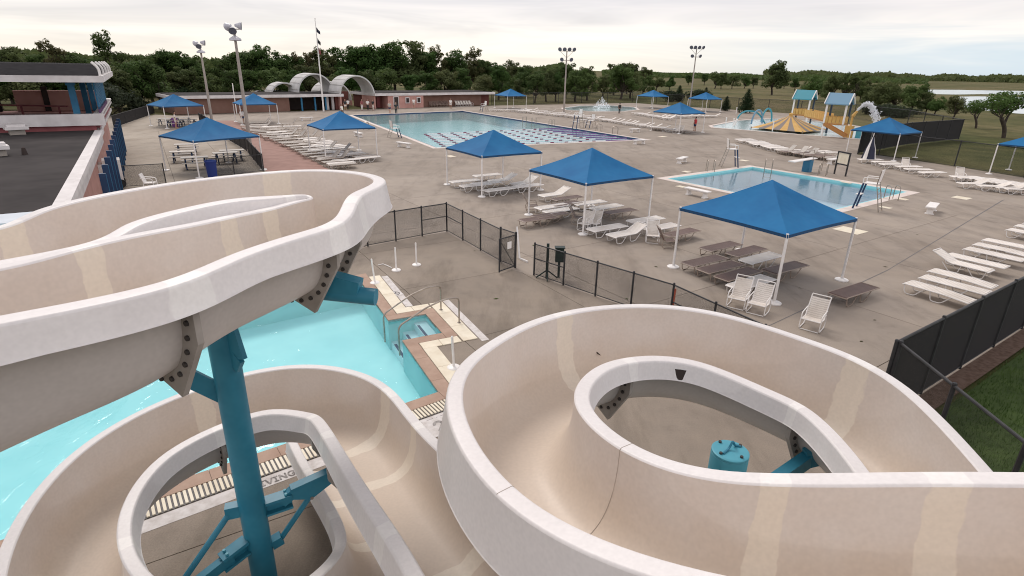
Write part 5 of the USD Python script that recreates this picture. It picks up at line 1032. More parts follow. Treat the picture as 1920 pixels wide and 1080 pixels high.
# ------------------------------------------------------------------ picnic area at left
def picnic(px, py, ang, label, top="strapg", leg="navy"):
    t = Thing("picnic_table", label, "picnic table", at(px, py), ang); b = MB(); b.box((0, 0, .74), (1.7, .75, .05)); t.part("tabletop", b, top, smooth=False)
    for sy in (-1, 1): b = MB(); b.box((0, sy * .72, .45), (1.7, .28, .05)); t.part("bench", b, top, smooth=False)
    for sx in (-1, 1): b = MB(); b.bar((sx * .6, -.7, .02), (sx * .6, -.2, .72), .08); b.bar((sx * .6, .7, .02), (sx * .6, .2, .72), .08); b.bar((sx * .6, -.82, .42), (sx * .6, .82, .42), .08); t.part("leg", b, leg, smooth=False)
for x, y, lab in [(352, 288, "far"), (345, 303, "left"), (368, 315, "nearest"), (425, 305, "right"), (437, 300, "rear right")]: picnic(x, y, .35 + (x % 7) * .05, f"grey blue-legged picnic table, {lab} one under the canopy by the dark roof")
for x, y, lab in [(312, 235, "left"), (328, 238, "front"), (345, 232, "right"), (355, 236, "far right")]: picnic(x, y, .3, f"pale picnic table, the {lab} one under the canopy by the grey wall")
p = at(329, 238); b = MB(); b.lathe(p, [(.0, 0), (.3, .02), (.32, .9), (.28, 1.0), (0, 1.05)], 14); single("purple_bin", b, "ropep", "purple bin under the canopy by the grey wall", "bin")
p = at(399, 332); t = Thing("blue_bin", "dark blue refuse bin behind the low black fence panels", "bin", p); b = MB(); b.lathe((0, 0, 0), [(0, 0), (.28, .01), (.34, .95), (.36, .98), (.36, 1.03)], 18); t.part("body", b, "tblue"); b = MB(); b.lathe((0, 0, 1.03), [(.36, 0), (.33, .07), (0, .12)], 18); t.part("lid", b, "tblue")
p = at(214, 350); t = Thing("white_cart", "white service cart with a stepped hood beside the pink wall", "cart", p, .6, scale=(1.25, 1.25, 1.15)); b = MB(); b.box((0, 0, .75), (.9, 1.0, .9)); b.box((.1, 0, 1.30), (.7, .95, .2)); t.part("body", b, "white", smooth=False); b = MB(); b.box((-.7, 0, .45), (.6, .95, .35)); t.part("hood", b, "white", smooth=False)
for x in (-.6, .3):
    for y in (-.48, .48): b = MB(); b.tube([(x, y - .05, .22), (x, y + .05, .22)], .22, 14); t.part("wheel", b, "black")
p = at(284, 356); t = Thing("plastic_armchair", "white plastic armchair in front of the short black fence panels", "chair", p, .2); b = MB(); b.box((0, 0, .42), (.5, .5, .04)); t.part("seat", b, "white", smooth=False); b = MB(); b.bar((-.25, 0, .44), (-.42, 0, .95), .46, .04); t.part("backrest", b, "white", smooth=False)
for sx in (-1, 1):
    b = MB(); b.tube(arcpts([(-.36, sx * .28, .72), (.25, sx * .28, .66), (.27, sx * .28, 0)], .1, 4), .026, 8); t.part("arm", b, "white"); b = MB(); b.tube([(-.25, sx * .24, .42), (-.33, sx * .26, 0)], .026, 8); t.part("leg", b, "white")
# ------------------------------------------------------------------ spray playground
p = at(1478, 243); t = Thing("striped_tent", "low yellow and grey striped pyramid tent in the spray playground", "tent", p, AU + .1); hs_, ap_ = 3.6, 1.75
for q in range(4):
    ca, sa_ = math.cos(q * PI / 2), math.sin(q * PI / 2); rot = np.array([[ca, -sa_, 0], [sa_, ca, 0], [0, 0, 1]])
    P_ = lambda u, v: rot @ np.array([hs_ * (1 - v) , hs_ * (2 * u - 1) * (1 - v), .15 + ap_ * v - .35 * math.sin(PI * v) * .4])
    for k in range(7):
        b = MB(); u0, u1 = k / 7, (k + 1) / 7; vs = np.linspace(0, .97, 6); V = []
        for v in vs: V += [P_(u0, v), P_(u1, v)]
        b.add(V, [[2 * i, 2 * i + 1, 2 * i + 3, 2 * i + 2] for i in range(5)]); t.part("fabric_stripe", b, "yellow" if k % 2 == 0 else "greyfab", smooth=40)
b = MB(); b.lathe((0, 0, ap_ + .05), [(.4, -.2), (.25, 0), (.25, .2), (.3, .3), (0, .42)], 10); t.part("finial", b, "yellow")
for sx, sy in ((1, 1), (1, -1), (-1, 1), (-1, -1)): b = MB(); b.cyl((sx * hs_ * .97, sy * hs_ * .97, 0), .08, .25, 8); t.part("foot", b, "greyfab")
def play_tower(px, py, w_, hroof, roofm, ang, label):
    t = Thing("play_tower", label, "play tower", at(px, py), ang); k = w_ / 2; e = hroof - 1.15
    for i, (sx, sy) in enumerate(((1, 1), (1, -1), (-1, 1), (-1, -1))): b = MB(); b.box((sx * k, sy * k, e / 2), (.2, .2, e)); t.part("post", b, "white" if sy < 0 else "post_dk", smooth=False)
    for sy in (-1, 1):
        b = MB(); o = k + .28; b.add([[-o, 0, hroof], [o, 0, hroof], [o, sy * o, e - .1], [-o, sy * o, e - .1], [-o, 0, hroof - .12], [o, 0, hroof - .12], [o, sy * o, e - .22], [-o, sy * o, e - .22]], [[0, 1, 2, 3], [7, 6, 5, 4], [3, 2, 6, 7], [0, 3, 7, 4], [1, 5, 6, 2]]); t.part("roof_side", b, roofm, smooth=False)
    for sx in (-1, 1):
        b = MB(); x = sx * (k + .3); b.bar((x, 0, hroof - .02), (x, k + .3, e - .12), .1, .16); b.bar((x, 0, hroof - .02), (x, -k - .3, e - .12), .1, .16); t.part("gable_trim", b, "white", smooth=False)
    b = MB(); b.box((0, 0, 1.3), (w_ + .2, w_ + .2, .14)); t.part("platform", b, "orange", smooth=False)
    for sx in (-1, 1):
        for j in range(5): b = MB(); b.box((sx * k, -k + (j + .5) * w_ / 5, 1.8), (.06, w_ / 5 - .08, .8)); t.part("guard_panel", b, "yellow", smooth=False)
    for sy in (-1, 1):
        for j in range(5): b = MB(); b.box((-k + (j + .5) * w_ / 5, sy * k, 1.8), (w_ / 5 - .08, .06, .8)); t.part("guard_panel", b, "yellow", smooth=False)
    return t
play_tower(1500, 232, 2.2, 4.9, "teal", AV + .25, "left play tower with a teal gabled roof in the spray playground"); tw2 = play_tower(1562, 252, 2.2, 5.0, "pblue", AV + .25, "right play tower with a pale blue gabled roof in the spray playground")
b0, b1 = at(1512, 236), at(1548, 246); t = Thing("play_bridge", "yellow railed bridge between the two play towers", "bridge", b0, math.atan2((b1 - b0)[1], (b1 - b0)[0])); lb = np.linalg.norm(b1 - b0); b = MB(); b.box((lb / 2, 0, 1.3), (lb, 1.2, .14)); t.part("deck", b, "orange", smooth=False)
for sy in (-1, 1):
    for j in range(10): b = MB(); b.box(((j + .5) * lb / 10, sy * .6, 1.85), (lb / 10 - .12, .06, .9)); t.part("guard_panel", b, "yellow", smooth=False)
p = at(1568, 258); t = Thing("play_slide", "orange play slide below the right play tower", "slide", p, AV + .2); b = MB(); b.bar((-1.6, 0, 1.35), (1.0, 0, .15), .9, .1); b.bar((-1.6, .45, 1.5), (1.0, .45, .3), .08, .35); b.bar((-1.6, -.45, 1.5), (1.0, -.45, .3), .08, .35); t.part("chute", b, "orange", smooth=False); b = MB(); b.box((.9, 1.2, .7), (.9, .5, 1.4)); t.part("panel", b, "yellow", smooth=False); b = MB(); b.box((1.9, 1.6, .6), (.5, .5, 1.2)); t.part("block", b, "pipe2", smooth=False)
p = at(1395, 236); t = Thing("spray_arch", "green and white curved spray arch at the left of the spray playground", "spray arch", p, AU - .2); b = MB(); b.tube(arcpts([(-1.8, 0, 0), (-1.2, 0, 1.6), (0, 0, 2.1), (2.2, 0, 1.9), (4.0, 0, .2)], 1.2, 6), .11, 10); t.part("pipe", b, "teal"); b = MB(); b.tube([(-1.82, 0, 0), (-1.45, 0, 1.0)], .13, 10); t.part("foot", b, "white")
for k, (x, y) in enumerate([(1418, 236), (1436, 232)]):
    p = at(x, y); t = Thing("spray_hoop", f"grey water hoop, {'left' if k == 0 else 'right'} of two beside the striped tent", "spray hoop", p, AU); b = MB(); a_ = np.linspace(0, PI, 16); b.tube(np.c_[1.3 * np.cos(a_), 0 * a_, .3 + 1.9 * np.sin(a_)], .12, 8); t.part("hoop", b, "pblue" if k == 0 else "teal")
for k, (x, y) in enumerate([(1360, 237), (1374, 239), (1380, 214), (1448, 246), (1540, 258)]):
    p = at(x, y); b = MB(); b.cyl((p[0], p[1], 0), .07, 1.1, 8); b.lathe((p[0], p[1], 1.1), [(.07, 0), (.12, .06), (0, .14)], 8); single("spray_post", b, "white", f"slim white water spout post, {['first', 'second', 'third', 'fourth', 'fifth'][k]} from the left of the spray basin", "spout")
p = at(1590, 258); t = Thing("water_cannon", "white water cannon spraying an arc at the right of the playground", "water cannon", p); b = MB(); b.tube([(0, 0, 0), (0, 0, 2.6)], .12, 10); b.tube([(0, 0, 2.5), (.35, -.1, 3.1)], [.2, .12], 10); t.part("stand", b, "yellow")
q0 = np.array(at(1590, 258)) + [0.3, -.1, 3.1]; d_ = np.array(at(1645, 262)[:2]) - q0[:2]; ln_ = np.linalg.norm(d_); d_ /= ln_; b = MB()
oc = trimesh.creation.icosphere(0, 1.0)
for k in range(1500):
    u = rng.random() ** .8; sp_ = .05 + .45 * u; z = 3.1 + 5.2 * u - 8.0 * u * u
    if z < .05: continue
    c = np.array([*(q0[:2] + d_ * ln_ * u), z]) + rng.normal(0, 1, 3) * sp_ * [.5, .5, .6]; r = .025 + .05 * rng.random(); 
    b.add(c + oc.vertices * r, oc.faces)
single("water_spray", b, "spray", "white arc of water spray beside the play tower", "water spray", kind="stuff", smooth=False)
b = MB(); c0 = np.array(at(1128, 203))
for k in range(500):
    a = rng.random() * 2 * PI; r = rng.random() * 1.8; z = 1.9 * rng.random() * (1.2 - r / 1.8)
    if z < .04: continue
    b.add(c0 + [r * math.cos(a), r * math.sin(a), z] + oc.vertices * (.03 + .04 * rng.random()), oc.faces)
single("fountain_spray", b, "spray", "low white fountain spray in the wading pool", "water spray", kind="stuff", smooth=False)
# ------------------------------------------------------------------ people
def person(loc, ang, label, shirt, legs, pose="stand", sleeve=True):
    t = Thing("person", label, "person", loc, ang)
    st = .10 if pose == "stand" else .26
    J = {"pel": (0, 0, .95), "wst": (0, 0, 1.10), "chs": (.01, 0, 1.34), "nck": (.01, 0, 1.48), "hed": (.03, 0, 1.64)}
    def hull(*sph): return m3.Manifold.batch_hull([m3.Manifold.sphere(r, 12).translate(tuple(map(float, p))) for p, r in sph])
    parts = [hull(((0, -.08, .93), .115), ((0, .08, .93), .115), ((0, -.07, 1.12), .10), ((0, .07, 1.12), .10)), hull(((0, -.07, 1.12), .10), ((0, .07, 1.12), .10), ((.01, -.13, 1.36), .095), ((.01, .13, 1.36), .095)), hull(((.01, 0, 1.40), .08), ((.02, 0, 1.55), .055)), hull(((.03, 0, 1.66), .098), ((.045, 0, 1.58), .070)), hull(((.125, 0, 1.635), .016), ((.115, 0, 1.66), .012))]
    clothL, clothS = [], [hull(((0, -.08, .98), .122), ((0, .08, .98), .122), ((0, -.075, 1.12), .112), ((0, .075, 1.12), .112)), hull(((0, -.075, 1.12), .112), ((0, .075, 1.12), .112), ((.01, -.135, 1.36), .107), ((.01, .135, 1.36), .107))]
    for s in (-1, 1):
        f = s * st * (1 if pose == "walk" else .3); hip, kn, an = (0, s * .09, .92), (f * .55 + .03, s * .10, .50), (f - .03, s * .10, .09)
        parts += [hull((hip, .095), (kn, .062)), hull((kn, .060), (an, .040)), hull((an, .042), ((an[0] + .16, s * .12, .035), .032), ((an[0] - .04, s * .10, .035), .034))]
        clothL += [hull((hip, .108), ((hip[0] * .4 + kn[0] * .6, s * .10, .92 * .4 + .5 * .6), .085)) if legs[1] else m3.Manifold()]
        if not legs[1]: clothL[-1] = hull((hip, .106), (kn, .075)); clothL.append(hull((kn, .075), ((an[0], s * .10, .14), .056)))
        sh, el = (.01, s * .19, 1.38), (-.02 - f * .4, s * .27, 1.12); wr = (.10 - f * .5, s * .27, .90) if pose != "hips" else (.14, s * .14, 1.02)
        parts += [hull((sh, .058), (el, .042)), hull((el, .041), (wr, .029))]
        if sleeve: clothS.append(hull((sh, .068), (tuple(np.array(sh) * .4 + np.array(el) * .6), .056)))
        dw = np.array(wr) - np.array(el); dw /= np.linalg.norm(dw); hb = np.array(wr) + dw * .05; parts.append(hull((np.array(wr) + dw * .015, .026), (hb + dw * .03, .030)))
        for q in range(4): b0_ = hb + dw * .045 + np.array([(q - 1.5) * .016, 0, 0]); parts.append(hull((b0_, .0095), (b0_ + dw * (.06 + .012 * (q in (1, 2))) + np.array([.01, -s * .012, 0]), .008)))
        parts.append(hull((hb + np.array([.022, 0, 0]), .011), (hb + np.array([.045, -s * .01, 0]) + dw * .045, .009)))
    body = m3.Manifold.batch_boolean(parts, m3.OpType.Add); b = MB(); b.mani(body); t.part("body", b, "skin", smooth=60)
    b = MB(); b.mani(m3.Manifold.batch_boolean(clothS, m3.OpType.Add)); t.part("shirt", b, shirt, smooth=60)
    b = MB(); b.mani(m3.Manifold.batch_boolean(clothL, m3.OpType.Add)); t.part("shorts" if legs[1] else "trousers", b, legs[0], smooth=60)
    b = MB(); b.mani(hull(((.005, 0, 1.70), .095), ((-.03, 0, 1.64), .085)) - m3.Manifold.cube((.3, .4, .4), True).translate((.215, 0, 1.6))); t.part("hair", b, "dark", smooth=60)
for px, py, a, lab, sh, lg, ps in [(648, 207, -1.2, "person in a dark shirt and pale shorts standing left of the entrance vault", "black", ("strapw", True), "stand"), (653, 206, 2.0, "person in white standing just inside the entrance vault", "white", ("dark", False), "stand"), (679, 207, -.6, "person in a dark red top and white trousers under the entrance vault", "redband", ("white", False), "stand"), (690, 207, -1.5, "person in white shirt and black trousers at the right of the entrance group", "white", ("black", False), "hips"), (700, 207, -2.2, "person in black top and pale trousers furthest right of the entrance group", "black", ("strapw", False), "stand"),
    (731, 212, -1.7, "person with a pale top and dark shorts standing at the far pool edge", "strapg", ("navy", True), "hips"), (743, 214, -1.5, "person in black at the far pool edge by the booth door", "black", ("black", False), "stand"), (642, 219, -.4, "person in pale top and dark trousers walking behind the pool side canopy", "strapw", ("black", False), "walk"), (776, 203, -1.6, "person in white by the far pool edge near the booth windows", "white", ("strapg", True), "walk"), (845, 204, -1.6, "person in white near the far right of the pool edge", "white", ("white", True), "stand"),
    (1302, 246, 2.2, "person in a red shirt standing under the canopy in front of the wading pool", "red", ("navy", True), "stand"), (1161, 213, 1.0, "person in dark clothes beside the wading pool", "black", ("black", False), "stand"), (456, 232, -.8, "person in white under the canopy by the brick wall", "white", ("navy", True), "stand"), (331, 240, .5, "person in pale clothes under the canopy by the grey wall", "strapw", ("strapw", True), "stand")]:
    person(at(px, py), a, lab, sh, lg, ps)
# ------------------------------------------------------------------ parked cars beyond the bathhouse
def car(col):
    t = Thing("parked_car", None, "car"); prof = [(-2.15, .35), (-2.2, .75), (-1.75, .92), (-1.25, .98), (-.75, 1.42), (.75, 1.45), (1.35, 1.0), (2.05, .88), (2.2, .6), (2.15, .35)]; pl_ = sg.Polygon(prof)
    e = trimesh.creation.extrude_polygon(pl_, 1.7, engine="earcut"); v = np.array(e.vertices); v = np.c_[v[:, 0], v[:, 2] - .85, v[:, 1]]; v[:, 1] *= np.where(v[:, 2] > 1.1, .84, 1.0); b = MB(); b.add(v, np.array(e.faces)[:, ::-1]); t.part("body", b, col, smooth=False)
    gl = sg.Polygon([(-1.12, 1.0), (-.70, 1.36), (.68, 1.38), (1.18, 1.03)])
    for s in (-1, 1):
        e = trimesh.creation.extrude_polygon(gl, .02, engine="earcut"); v = np.array(e.vertices); v = np.c_[v[:, 0], s * (.865 - (v[:, 1] - 1.0) * .37) + v[:, 2] * 0, v[:, 1]]; b = MB(); b.add(v, e.faces); t.part("window", b, "dark", smooth=False)
    for x in (-1.35, 1.35):
        for s in (-1, 1): b = MB(); b.tube([(x, s * .68, .32), (x, s * .88, .32)], .32, 14); t.part("wheel", b, "black")
    return t
cps = [Proto(car("white")), Proto(car("lampd")), Proto(car("lamp"))]
xs = [(490, 0, "white car parked beyond the roof left of the vaults"), (508, 0, "second white car parked beyond the roof left of the vaults"), (524, 1, "dark car parked beyond the roof left of the vaults"), (545, 2, "silver car parked beside the low vault"), (706, 0, "white car parked just right of the entrance vault"), (722, 2, "silver car parked right of the entrance vault"), (742, 0, "second white car parked right of the entrance vault"), (757, 1, "dark car parked beyond the ticket booth"), (775, 2, "silver car parked beyond the ticket booth"), (20, 1, "dark car beyond the pavilion")]
for px, k, lab in xs: p = at(px, 181.5 + (px - 600) * .0 + (6 if px < 300 else 0)); cps[k].put(p, .6 + random.uniform(-.1, .1), lab, None)

# ------------------------------------------------------------------ trees
def leafmesh(path, centres, radii, n, size, m, seed, flat=.85, shell=.74):
    """Many small leaf sprays spread through lobes; the shading normals follow the lobes so that the crown has light and dark clumps."""
    r = np.random.default_rng(seed); C_, R_ = np.array(centres, float), np.array(radii, float); w = R_ ** 2; idx = r.choice(len(C_), n, p=w / w.sum())
    d = r.normal(size=(n, 3)); d /= np.linalg.norm(d, axis=1, keepdims=True); rad = R_[idx] * (shell + (1 - shell) * r.random(n) ** .6) * (1 + .16 * r.normal(size=n))
    P = C_[idx] + d * rad[:, None] * [1, 1, flat]
    nrm = d * .8 + r.normal(0, .45, (n, 3)) + [0, 0, .25]; nrm /= np.linalg.norm(nrm, axis=1, keepdims=True)
    a = np.cross(nrm, r.normal(size=(n, 3))); a /= np.linalg.norm(a, axis=1, keepdims=True); b_ = np.cross(nrm, a); s = size * (.6 + .8 * r.random(n))[:, None]
    V = np.stack([P - a * s * 1.25, P - b_ * s * .6 + nrm * s * .22, P + a * s * 1.25, P + b_ * s * .6 + nrm * s * .22], 1).reshape(-1, 3)
    k = np.arange(n)[:, None] * 4; F_ = np.vstack([k + [0, 1, 2], k + [0, 2, 3]])
    o = usdkit.mesh(stage, path, (V, F_), MT[m], smooth=False)
    ln = d * .75 + nrm * .55 + [0, 0, .15]; ln /= np.linalg.norm(ln, axis=1, keepdims=True)
    o.CreateNormalsAttr(Vt.Vec3fArray.FromNumpy(np.repeat(ln, 4, 0).astype(np.float32))); o.SetNormalsInterpolation("vertex")
def limb(b, p, q, r0, r1, r, bend=.12):
    p, q = np.array(p, float), np.array(q, float); n = 5; off = r.normal(0, bend, 3) * np.linalg.norm(q - p) * [1, 1, .3]
    pts = [p + (q - p) * t + off * math.sin(PI * t) for t in np.linspace(0, 1, n)]; b.tube(pts, np.linspace(r0, r1, n), 7)
def tree(kind, seed):
    """Trees are about 10 m tall at scale 1."""
    r = np.random.default_rng(seed); t = Thing({"evergreen": "evergreen_tree", "bush": "shrub"}.get(kind, "broadleaf_tree"), None, {"evergreen": "evergreen tree", "bush": "shrub"}.get(kind, "tree")); b = MB(); C_, R_ = [], []
    if kind in ("broad", "light", "airy"):
        th_ = 2.2 if kind != "light" else 1.6; fork = np.array([r.normal(0, .2), r.normal(0, .2), th_]); limb(b, (0, 0, -.2), fork, .30, .22, r, .05)
        nl = {"broad": 15, "light": 15, "airy": 20}[kind]
        for i in range(nl):
            a = r.random() * 2 * PI; h = r.random() ** .8; rr = (3.4 - 1.9 * h) * (.45 + .6 * r.random()) * (1.12 if kind == "light" else 1); c = np.array([rr * math.cos(a), rr * math.sin(a), th_ + .7 + h * (6.2 if kind != "light" else 4.6)])
            C_.append(c); R_.append((1.55 - .5 * h) * (.75 + .5 * r.random()) * (.62 if kind == "airy" else 1)); limb(b, fork + (c - fork) * 0, c, .11, .03, r)
        for i in range(10):
            a = r.random() * 2 * PI; c0 = C_[int(r.integers(nl))]; c = c0 + np.array([math.cos(a), math.sin(a), .5 + r.random() * .7]) * (.9 + .6 * r.random()); C_.append(c); R_.append(.42 + .35 * r.random())
        n, sz, m = {"broad": (5200, .20, "leaf"), "light": (4600, .18, "leaf2"), "airy": (2600, .19, "leaf4")}[kind]
    elif kind == "evergreen":
        limb(b, (0, 0, -.2), (0, 0, 9.4), .22, .04, r, .02)
        for i in range(26): h = i / 25; a = i * 2.4; rr = 2.0 * (1 - h) ** .8 * .62; C_.append((rr * math.cos(a), rr * math.sin(a), 1.3 + 8.2 * h)); R_.append(1.5 * (1 - h) ** .7 * (.7 + .5 * r.random()) + .28)
        n, sz, m = 4200, .17, "leaf3"
    elif kind == "lean":
        pts = [(0, 0, -.2), (-.25, 0, 1.2), (-1.2, .1, 2.6)]; b.tube(arcpts(pts, .8, 5), .20, 8); f1 = np.array((-1.2, .1, 2.6)); limb(b, (-.55, .02, 1.9), (1.3, .3, 4.3), .13, .05, r); 
        for i in range(16):
            a = r.random() * 2 * PI; c = np.array([-.4 + 2.5 * (r.random() * 2 - 1) * 1.25, 1.4 * math.sin(a), 3.6 + 1.7 * r.random()]); C_.append(c); R_.append(.55 + .4 * r.random()); limb(b, f1 if c[0] < 0 else (1.3, .3, 4.3), c, .06, .015, r)
        n, sz, m = 1700, .15, "leaf2"
    else:
        for i in range(10): a = r.random() * 2 * PI; rr = 1.6 * r.random(); C_.append((rr * math.cos(a), rr * math.sin(a), .7 + 1.1 * r.random())); R_.append(.7 + .5 * r.random()); limb(b, (0, 0, -.1), C_[-1], .05, .015, r)
        n, sz, m = 1900, .13, "leaf3"
    t.part("trunk", b, "bark", smooth=60); leafmesh(t.path + "/crown", C_, R_, n, sz, m, seed + 50); return t
TP = {}
for kd, cnt in (("broad", 4), ("light", 3), ("airy", 2), ("evergreen", 2), ("lean", 1), ("bush", 2)):
    TP[kd] = [Proto(tree(kd, 100 * len(kd) + 7 * i + cnt)) for i in range(cnt)]
DESC = {"broad": "dark broad tree", "light": "pale loose tree", "airy": "bronze airy tree", "evergreen": "dark pointed evergreen", "lean": "leaning sparse tree with a bare forked trunk", "bush": "dark low shrub"}
tcount = 0
def plant(kd, px, base_y, top_y, where, group, wide=1.0):
    global tcount
    p = at(px, base_y); H_ = max(1.0, hgt((px, base_y), (px, top_y))); nat = {"broad": 9.6, "light": 8.2, "airy": 9.9, "evergreen": 9.9, "lean": 5.3, "bush": 2.6}[kd]; s = H_ / nat
    TP[kd][tcount % len(TP[kd])].put((p[0], p[1], -.06), random.uniform(0, 6.28) if kd != "lean" else 0.35, f"{DESC[kd]} {where}", group + " - " + kd, (s * wide, s * wide, s)); tcount += 1
G1, G2 = "trees behind the bathhouse and pavilion", "front trees behind the bathhouse"
back = [(-20, 84, "broad"), (25, 92, "broad"), (60, 100, "light"), (122, 82, "airy"), (150, 104, "broad"), (95, 106, "broad"), (185, 110, "broad"), (228, 66, "airy"), (262, 108, "broad"), (290, 104, "broad"), (330, 95, "broad"), (362, 108, "broad"), (395, 122, "light"), (425, 110, "broad"), (458, 97, "broad"), (492, 92, "broad"), (525, 101, "broad"), (556, 108, "broad"), (573, 95, "airy"), (596, 93, "airy"), (616, 92, "airy"), (650, 93, "broad"), (680, 86, "broad"), (712, 89, "broad"), (742, 83, "broad"), (772, 80, "broad"), (800, 96, "broad"), (826, 90, "airy"), (852, 98, "broad"), (882, 93, "airy"), (905, 112, "broad"), (935, 122, "broad"), (955, 116, "broad"), (985, 124, "broad"), (1012, 133, "broad"), (1035, 128, "light")]
for px, ty, kd in back: plant(kd, px, 186 - (px + 20) * .011 + (8 if px < 260 else 0), ty, "in the tall tree line behind the bathhouse" if px > 270 else "in the tall tree line behind the pavilion", G1 if px > 270 else "trees behind the pavilion", 1.12 if kd != "airy" else 1.0)
for i, px in enumerate(range(-30, 1010, 36)):
    kd = "light" if i % 3 == 0 else "broad"; plant(kd, px + random.uniform(-8, 8), 193 - px * .012 + (12 if px < 260 else 0), 132 + random.uniform(-8, 10) - (6 if px < 300 else 0), "in the lower front row before the tall tree line", G2, 1.35)
for px, by, ty, kd in [(255, 206, 118, "broad"), (225, 210, 128, "broad"), (300, 204, 120, "broad"), (208, 214, 150, "bush"), (262, 208, 182, "bush"), (345, 190, 160, "bush"), (935, 187, 130, "broad"), (905, 188, 140, "light"), (968, 184, 150, "broad")]: plant(kd, px, by, ty, f"in the clump {'by the left brick wall' if px < 400 else 'at the right end of the bathhouse'}", "clump " + ("left" if px < 400 else "right"), 1.2)
park = [(1003, 193, 138, "broad"), (1024, 190, 134, "broad"), (1042, 190, 138, "broad"), (1078, 190, 128, "light"), (1100, 188, 136, "light"), (1060, 184, 122, "broad"), (1130, 182, 140, "light"), (1163, 186, 121, "light"), (1182, 184, 132, "light"), (1205, 180, 140, "light"), (1207, 172, 124, "airy"), (1150, 178, 122, "broad"), (1175, 176, 118, "broad"), (1095, 178, 128, "broad"), (1230, 170, 140, "light"), (1255, 168, 142, "broad"),
    (1340, 166, 134, "light"), (1352, 167, 138, "broad"), (1372, 166, 140, "light"), (1395, 166, 142, "light"), (1412, 166, 144, "broad"), (1447, 178, 118, "broad"), (1490, 170, 146, "broad"), (1530, 188, 138, "light"), (1555, 192, 140, "light"), (1580, 190, 138, "airy"), (1597, 194, 136, "airy"), (1612, 190, 148, "light"), (1648, 206, 152, "light"), (1676, 208, 150, "light"), (1708, 212, 156, "light"), (1735, 214, 174, "broad"), (1752, 216, 178, "light"), (1625, 204, 160, "broad"), (1786, 222, 178, "light"), (1510, 178, 150, "light"), (1320, 160, 138, "broad"), (1290, 160, 140, "broad"), (1470, 166, 148, "light")]
for px, by, ty, kd in park: plant(kd, px, by, ty, f"on the park lawn {'behind the wading pool' if px < 1240 else 'beyond the play towers' if px < 1640 else 'right of the play towers near the bay'}", "park trees " + ("left" if px < 1240 else "middle" if px < 1640 else "right"), 1.15)
for px, by, ty, kd, lab in [(1272, 190, 158, "evergreen", "rounded"), (1256, 190, 168, "bush", "low"), (1322, 186, 162, "evergreen", "small"), (1308, 186, 166, "bush", "wide"), (1360, 208, 178, "evergreen", "short"), (1398, 212, 164, "evergreen", "tallest")]: plant(kd, px, by, ty, f"the {lab} one behind the wading pool canopies", "evergreens - " + str(px), 1.5 if kd == "bush" else 1.25)
for px, by, ty in [(1632, 214, 192), (1660, 216, 192), (1680, 220, 198), (1700, 218, 200)]: plant("bush", px, by, ty, "under the park trees right of the play towers", "shrubs under the park trees", 1.6)
plant("lean", 1882, 258, 180, "on the open lawn by the right edge", "leaning tree", 1.25)
plant("lean", 1830, 240, 192, "behind the first leaning tree near the bay", "second leaning tree", 1.1)
# distant woods, marsh and bay
def woods(name, az0, az1, dist, h, n, seed, label, size):
    r = np.random.default_rng(seed); az = az0 + (az1 - az0) * r.random(n); prof = h * (.35 + .65 * meshkit.fbm(np.c_[az * dist / 45, np.full(n, seed), np.zeros(n)], 4)); z = prof * r.random(n) ** .7; dd = dist * (1 + .05 * r.normal(size=n)); P = np.c_[dd * np.sin(az), dd * np.cos(az), z]
    d = r.normal(size=(n, 3)) + [0, 0, .3]; d /= np.linalg.norm(d, axis=1, keepdims=True); a = np.cross(d, r.normal(size=(n, 3))); a /= np.linalg.norm(a, axis=1, keepdims=True); b_ = np.cross(d, a); s = size * (.6 + .8 * r.random(n))[:, None]
    V = np.stack([P - a * s, P - b_ * s * .7, P + a * s, P + b_ * s * .7], 1).reshape(-1, 3); k = np.arange(n)[:, None] * 4
    single(name, (V, np.vstack([k + [0, 1, 2], k + [0, 2, 3]])), "leaf", label, "woods", kind="stuff", smooth=False)
woods("distant_woods", math.radians(-75), math.radians(5), 330, 11, 20000, 3, "distant wood closing the horizon behind the tree line at left", 1.5)
woods("distant_woods", math.radians(8), math.radians(34), 900, 8, 14000, 4, "distant wood along the horizon behind the park", 2.0)
woods("distant_woods", math.radians(22), math.radians(75), 1900, 20, 16000, 5, "far shore wood along the horizon beyond the bay", 5.0)
b = MB(); b.sheet(P2((1722, 172), (1740, 168.0), (1800, 168.4), (1920, 170.5), (2300, 177), (2300, 187), (1920, 177.5), (1840, 176.2), (1790, 177), (1745, 176)), -.035); single("bay_water", b, "bay", kind="structure")
b = MB(); b.sheet(P2((1786, 181.5), (1830, 180.5), (1920, 182), (2300, 192), (2300, 240), (1960, 216), (1890, 211), (1850, 207), (1800, 200)), -.035); single("bay_water", b, "bay", kind="structure")
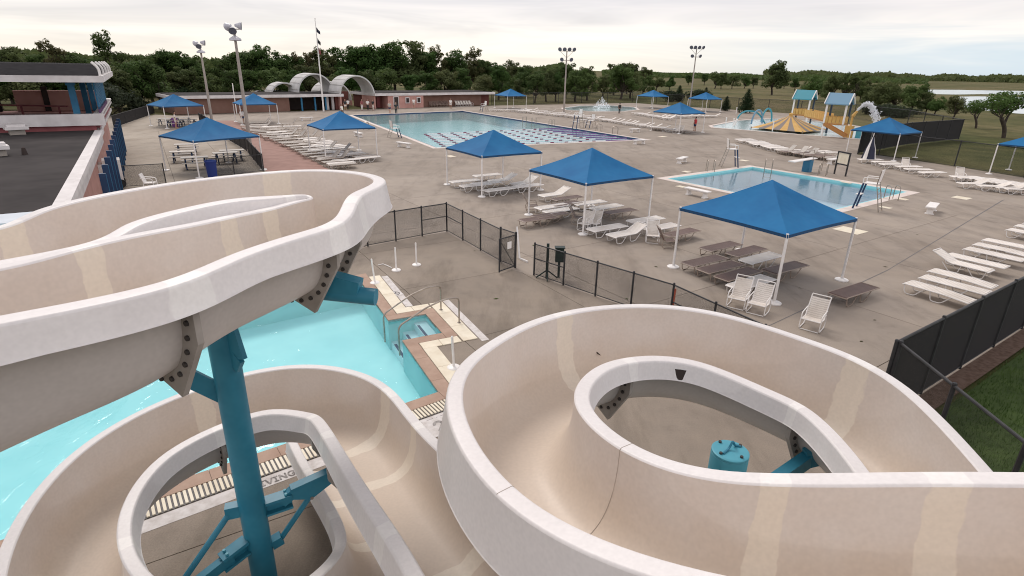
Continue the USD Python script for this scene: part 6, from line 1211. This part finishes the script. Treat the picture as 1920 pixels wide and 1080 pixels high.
# ------------------------------------------------------------------ near lawn at right with real grass
lawn = sg.Polygon([tuple(cr0 + np.array([.35, -.5])), tuple(cr0 + sr_dir * 18 + np.array([.4, -.4])), (32, 20), (30, -4), (8.3, -4)])
b = MB(); b.sheet(lawn, .012); single("near_lawn", b, "lawn", kind="structure")
nsd = np.array([sr_dir[1], -sr_dir[0]]); b = MB(); b.sheet(sg.Polygon([cr0 + nsd * .05, cr0 + sr_dir * 18 + nsd * .05, cr0 + sr_dir * 18 + nsd * .5, cr0 + nsd * .5]), .03); single("mulch_strip", b, "mulch", kind="structure")
r = np.random.default_rng(11); n = 60000; P = np.c_[r.uniform(8.2, 20, n), r.uniform(7, 22, n)]
inside = np.array([((p - cr0) @ nsd) > .55 for p in P]) & ((P - cr0) @ sr_dir > -2.5) & ((P - cr0) @ nsd < 8); P = P[inside]; n = len(P); a = r.random(n) * 2 * PI; h = .05 + .07 * r.random(n) * (.5 + meshkit.fbm(np.c_[P * .9, np.zeros(n)], 3)); ln = r.normal(0, .03, (n, 2)); w_ = .006 + .004 * r.random(n)
V = np.stack([np.c_[P + np.c_[np.cos(a), np.sin(a)] * w_[:, None], np.full(n, .01)], np.c_[P - np.c_[np.cos(a), np.sin(a)] * w_[:, None], np.full(n, .01)], np.c_[P + ln, .01 + h]], 1).reshape(-1, 3)
single("grass_tufts", (V, np.arange(3 * n).reshape(-1, 3)), "blade", "short green grass blades on the near lawn by the screened fence", "grass", kind="stuff", smooth=False)

# ------------------------------------------------------------------ small debris
tw_ = at(1121, 664, 3.44); b = MB(); b.tube([tw_ + [-.035, .04, .03], tw_ + [.0, .0, .01], tw_ + [.03, -.03, .0]], [.004, .010, .004], 6); single('twig', b, 'bark', 'small dark twig lying inside the right spiral flume', 'twig')
r = np.random.default_rng(5)
for k in range(14):
    px, py = [(1175, 560), (1640, 600), (1615, 640), (1500, 540), (930, 560), (890, 470), (1660, 500), (1230, 500), (1720, 440), (1080, 520), (620, 470), (1450, 660), (1820, 470), (1000, 460)][k]; p = at(px, py, .008); a = r.random() * 6.28; u_ = np.array([math.cos(a), math.sin(a), 0]); n_ = np.array([-u_[1], u_[0], 0]); h = .05 + .05 * r.random()
    b = MB(); b.add([p - u_ * h, p - n_ * h * .4 + [0, 0, .006], p + u_ * h, p + n_ * h * .4 + [0, 0, .012]], [[0, 1, 2, 3]])
    single("fallen_leaf", b, "leaf4", "small dry brown leaf lying on the concrete deck", "leaf", "leaves on the deck", smooth=False)
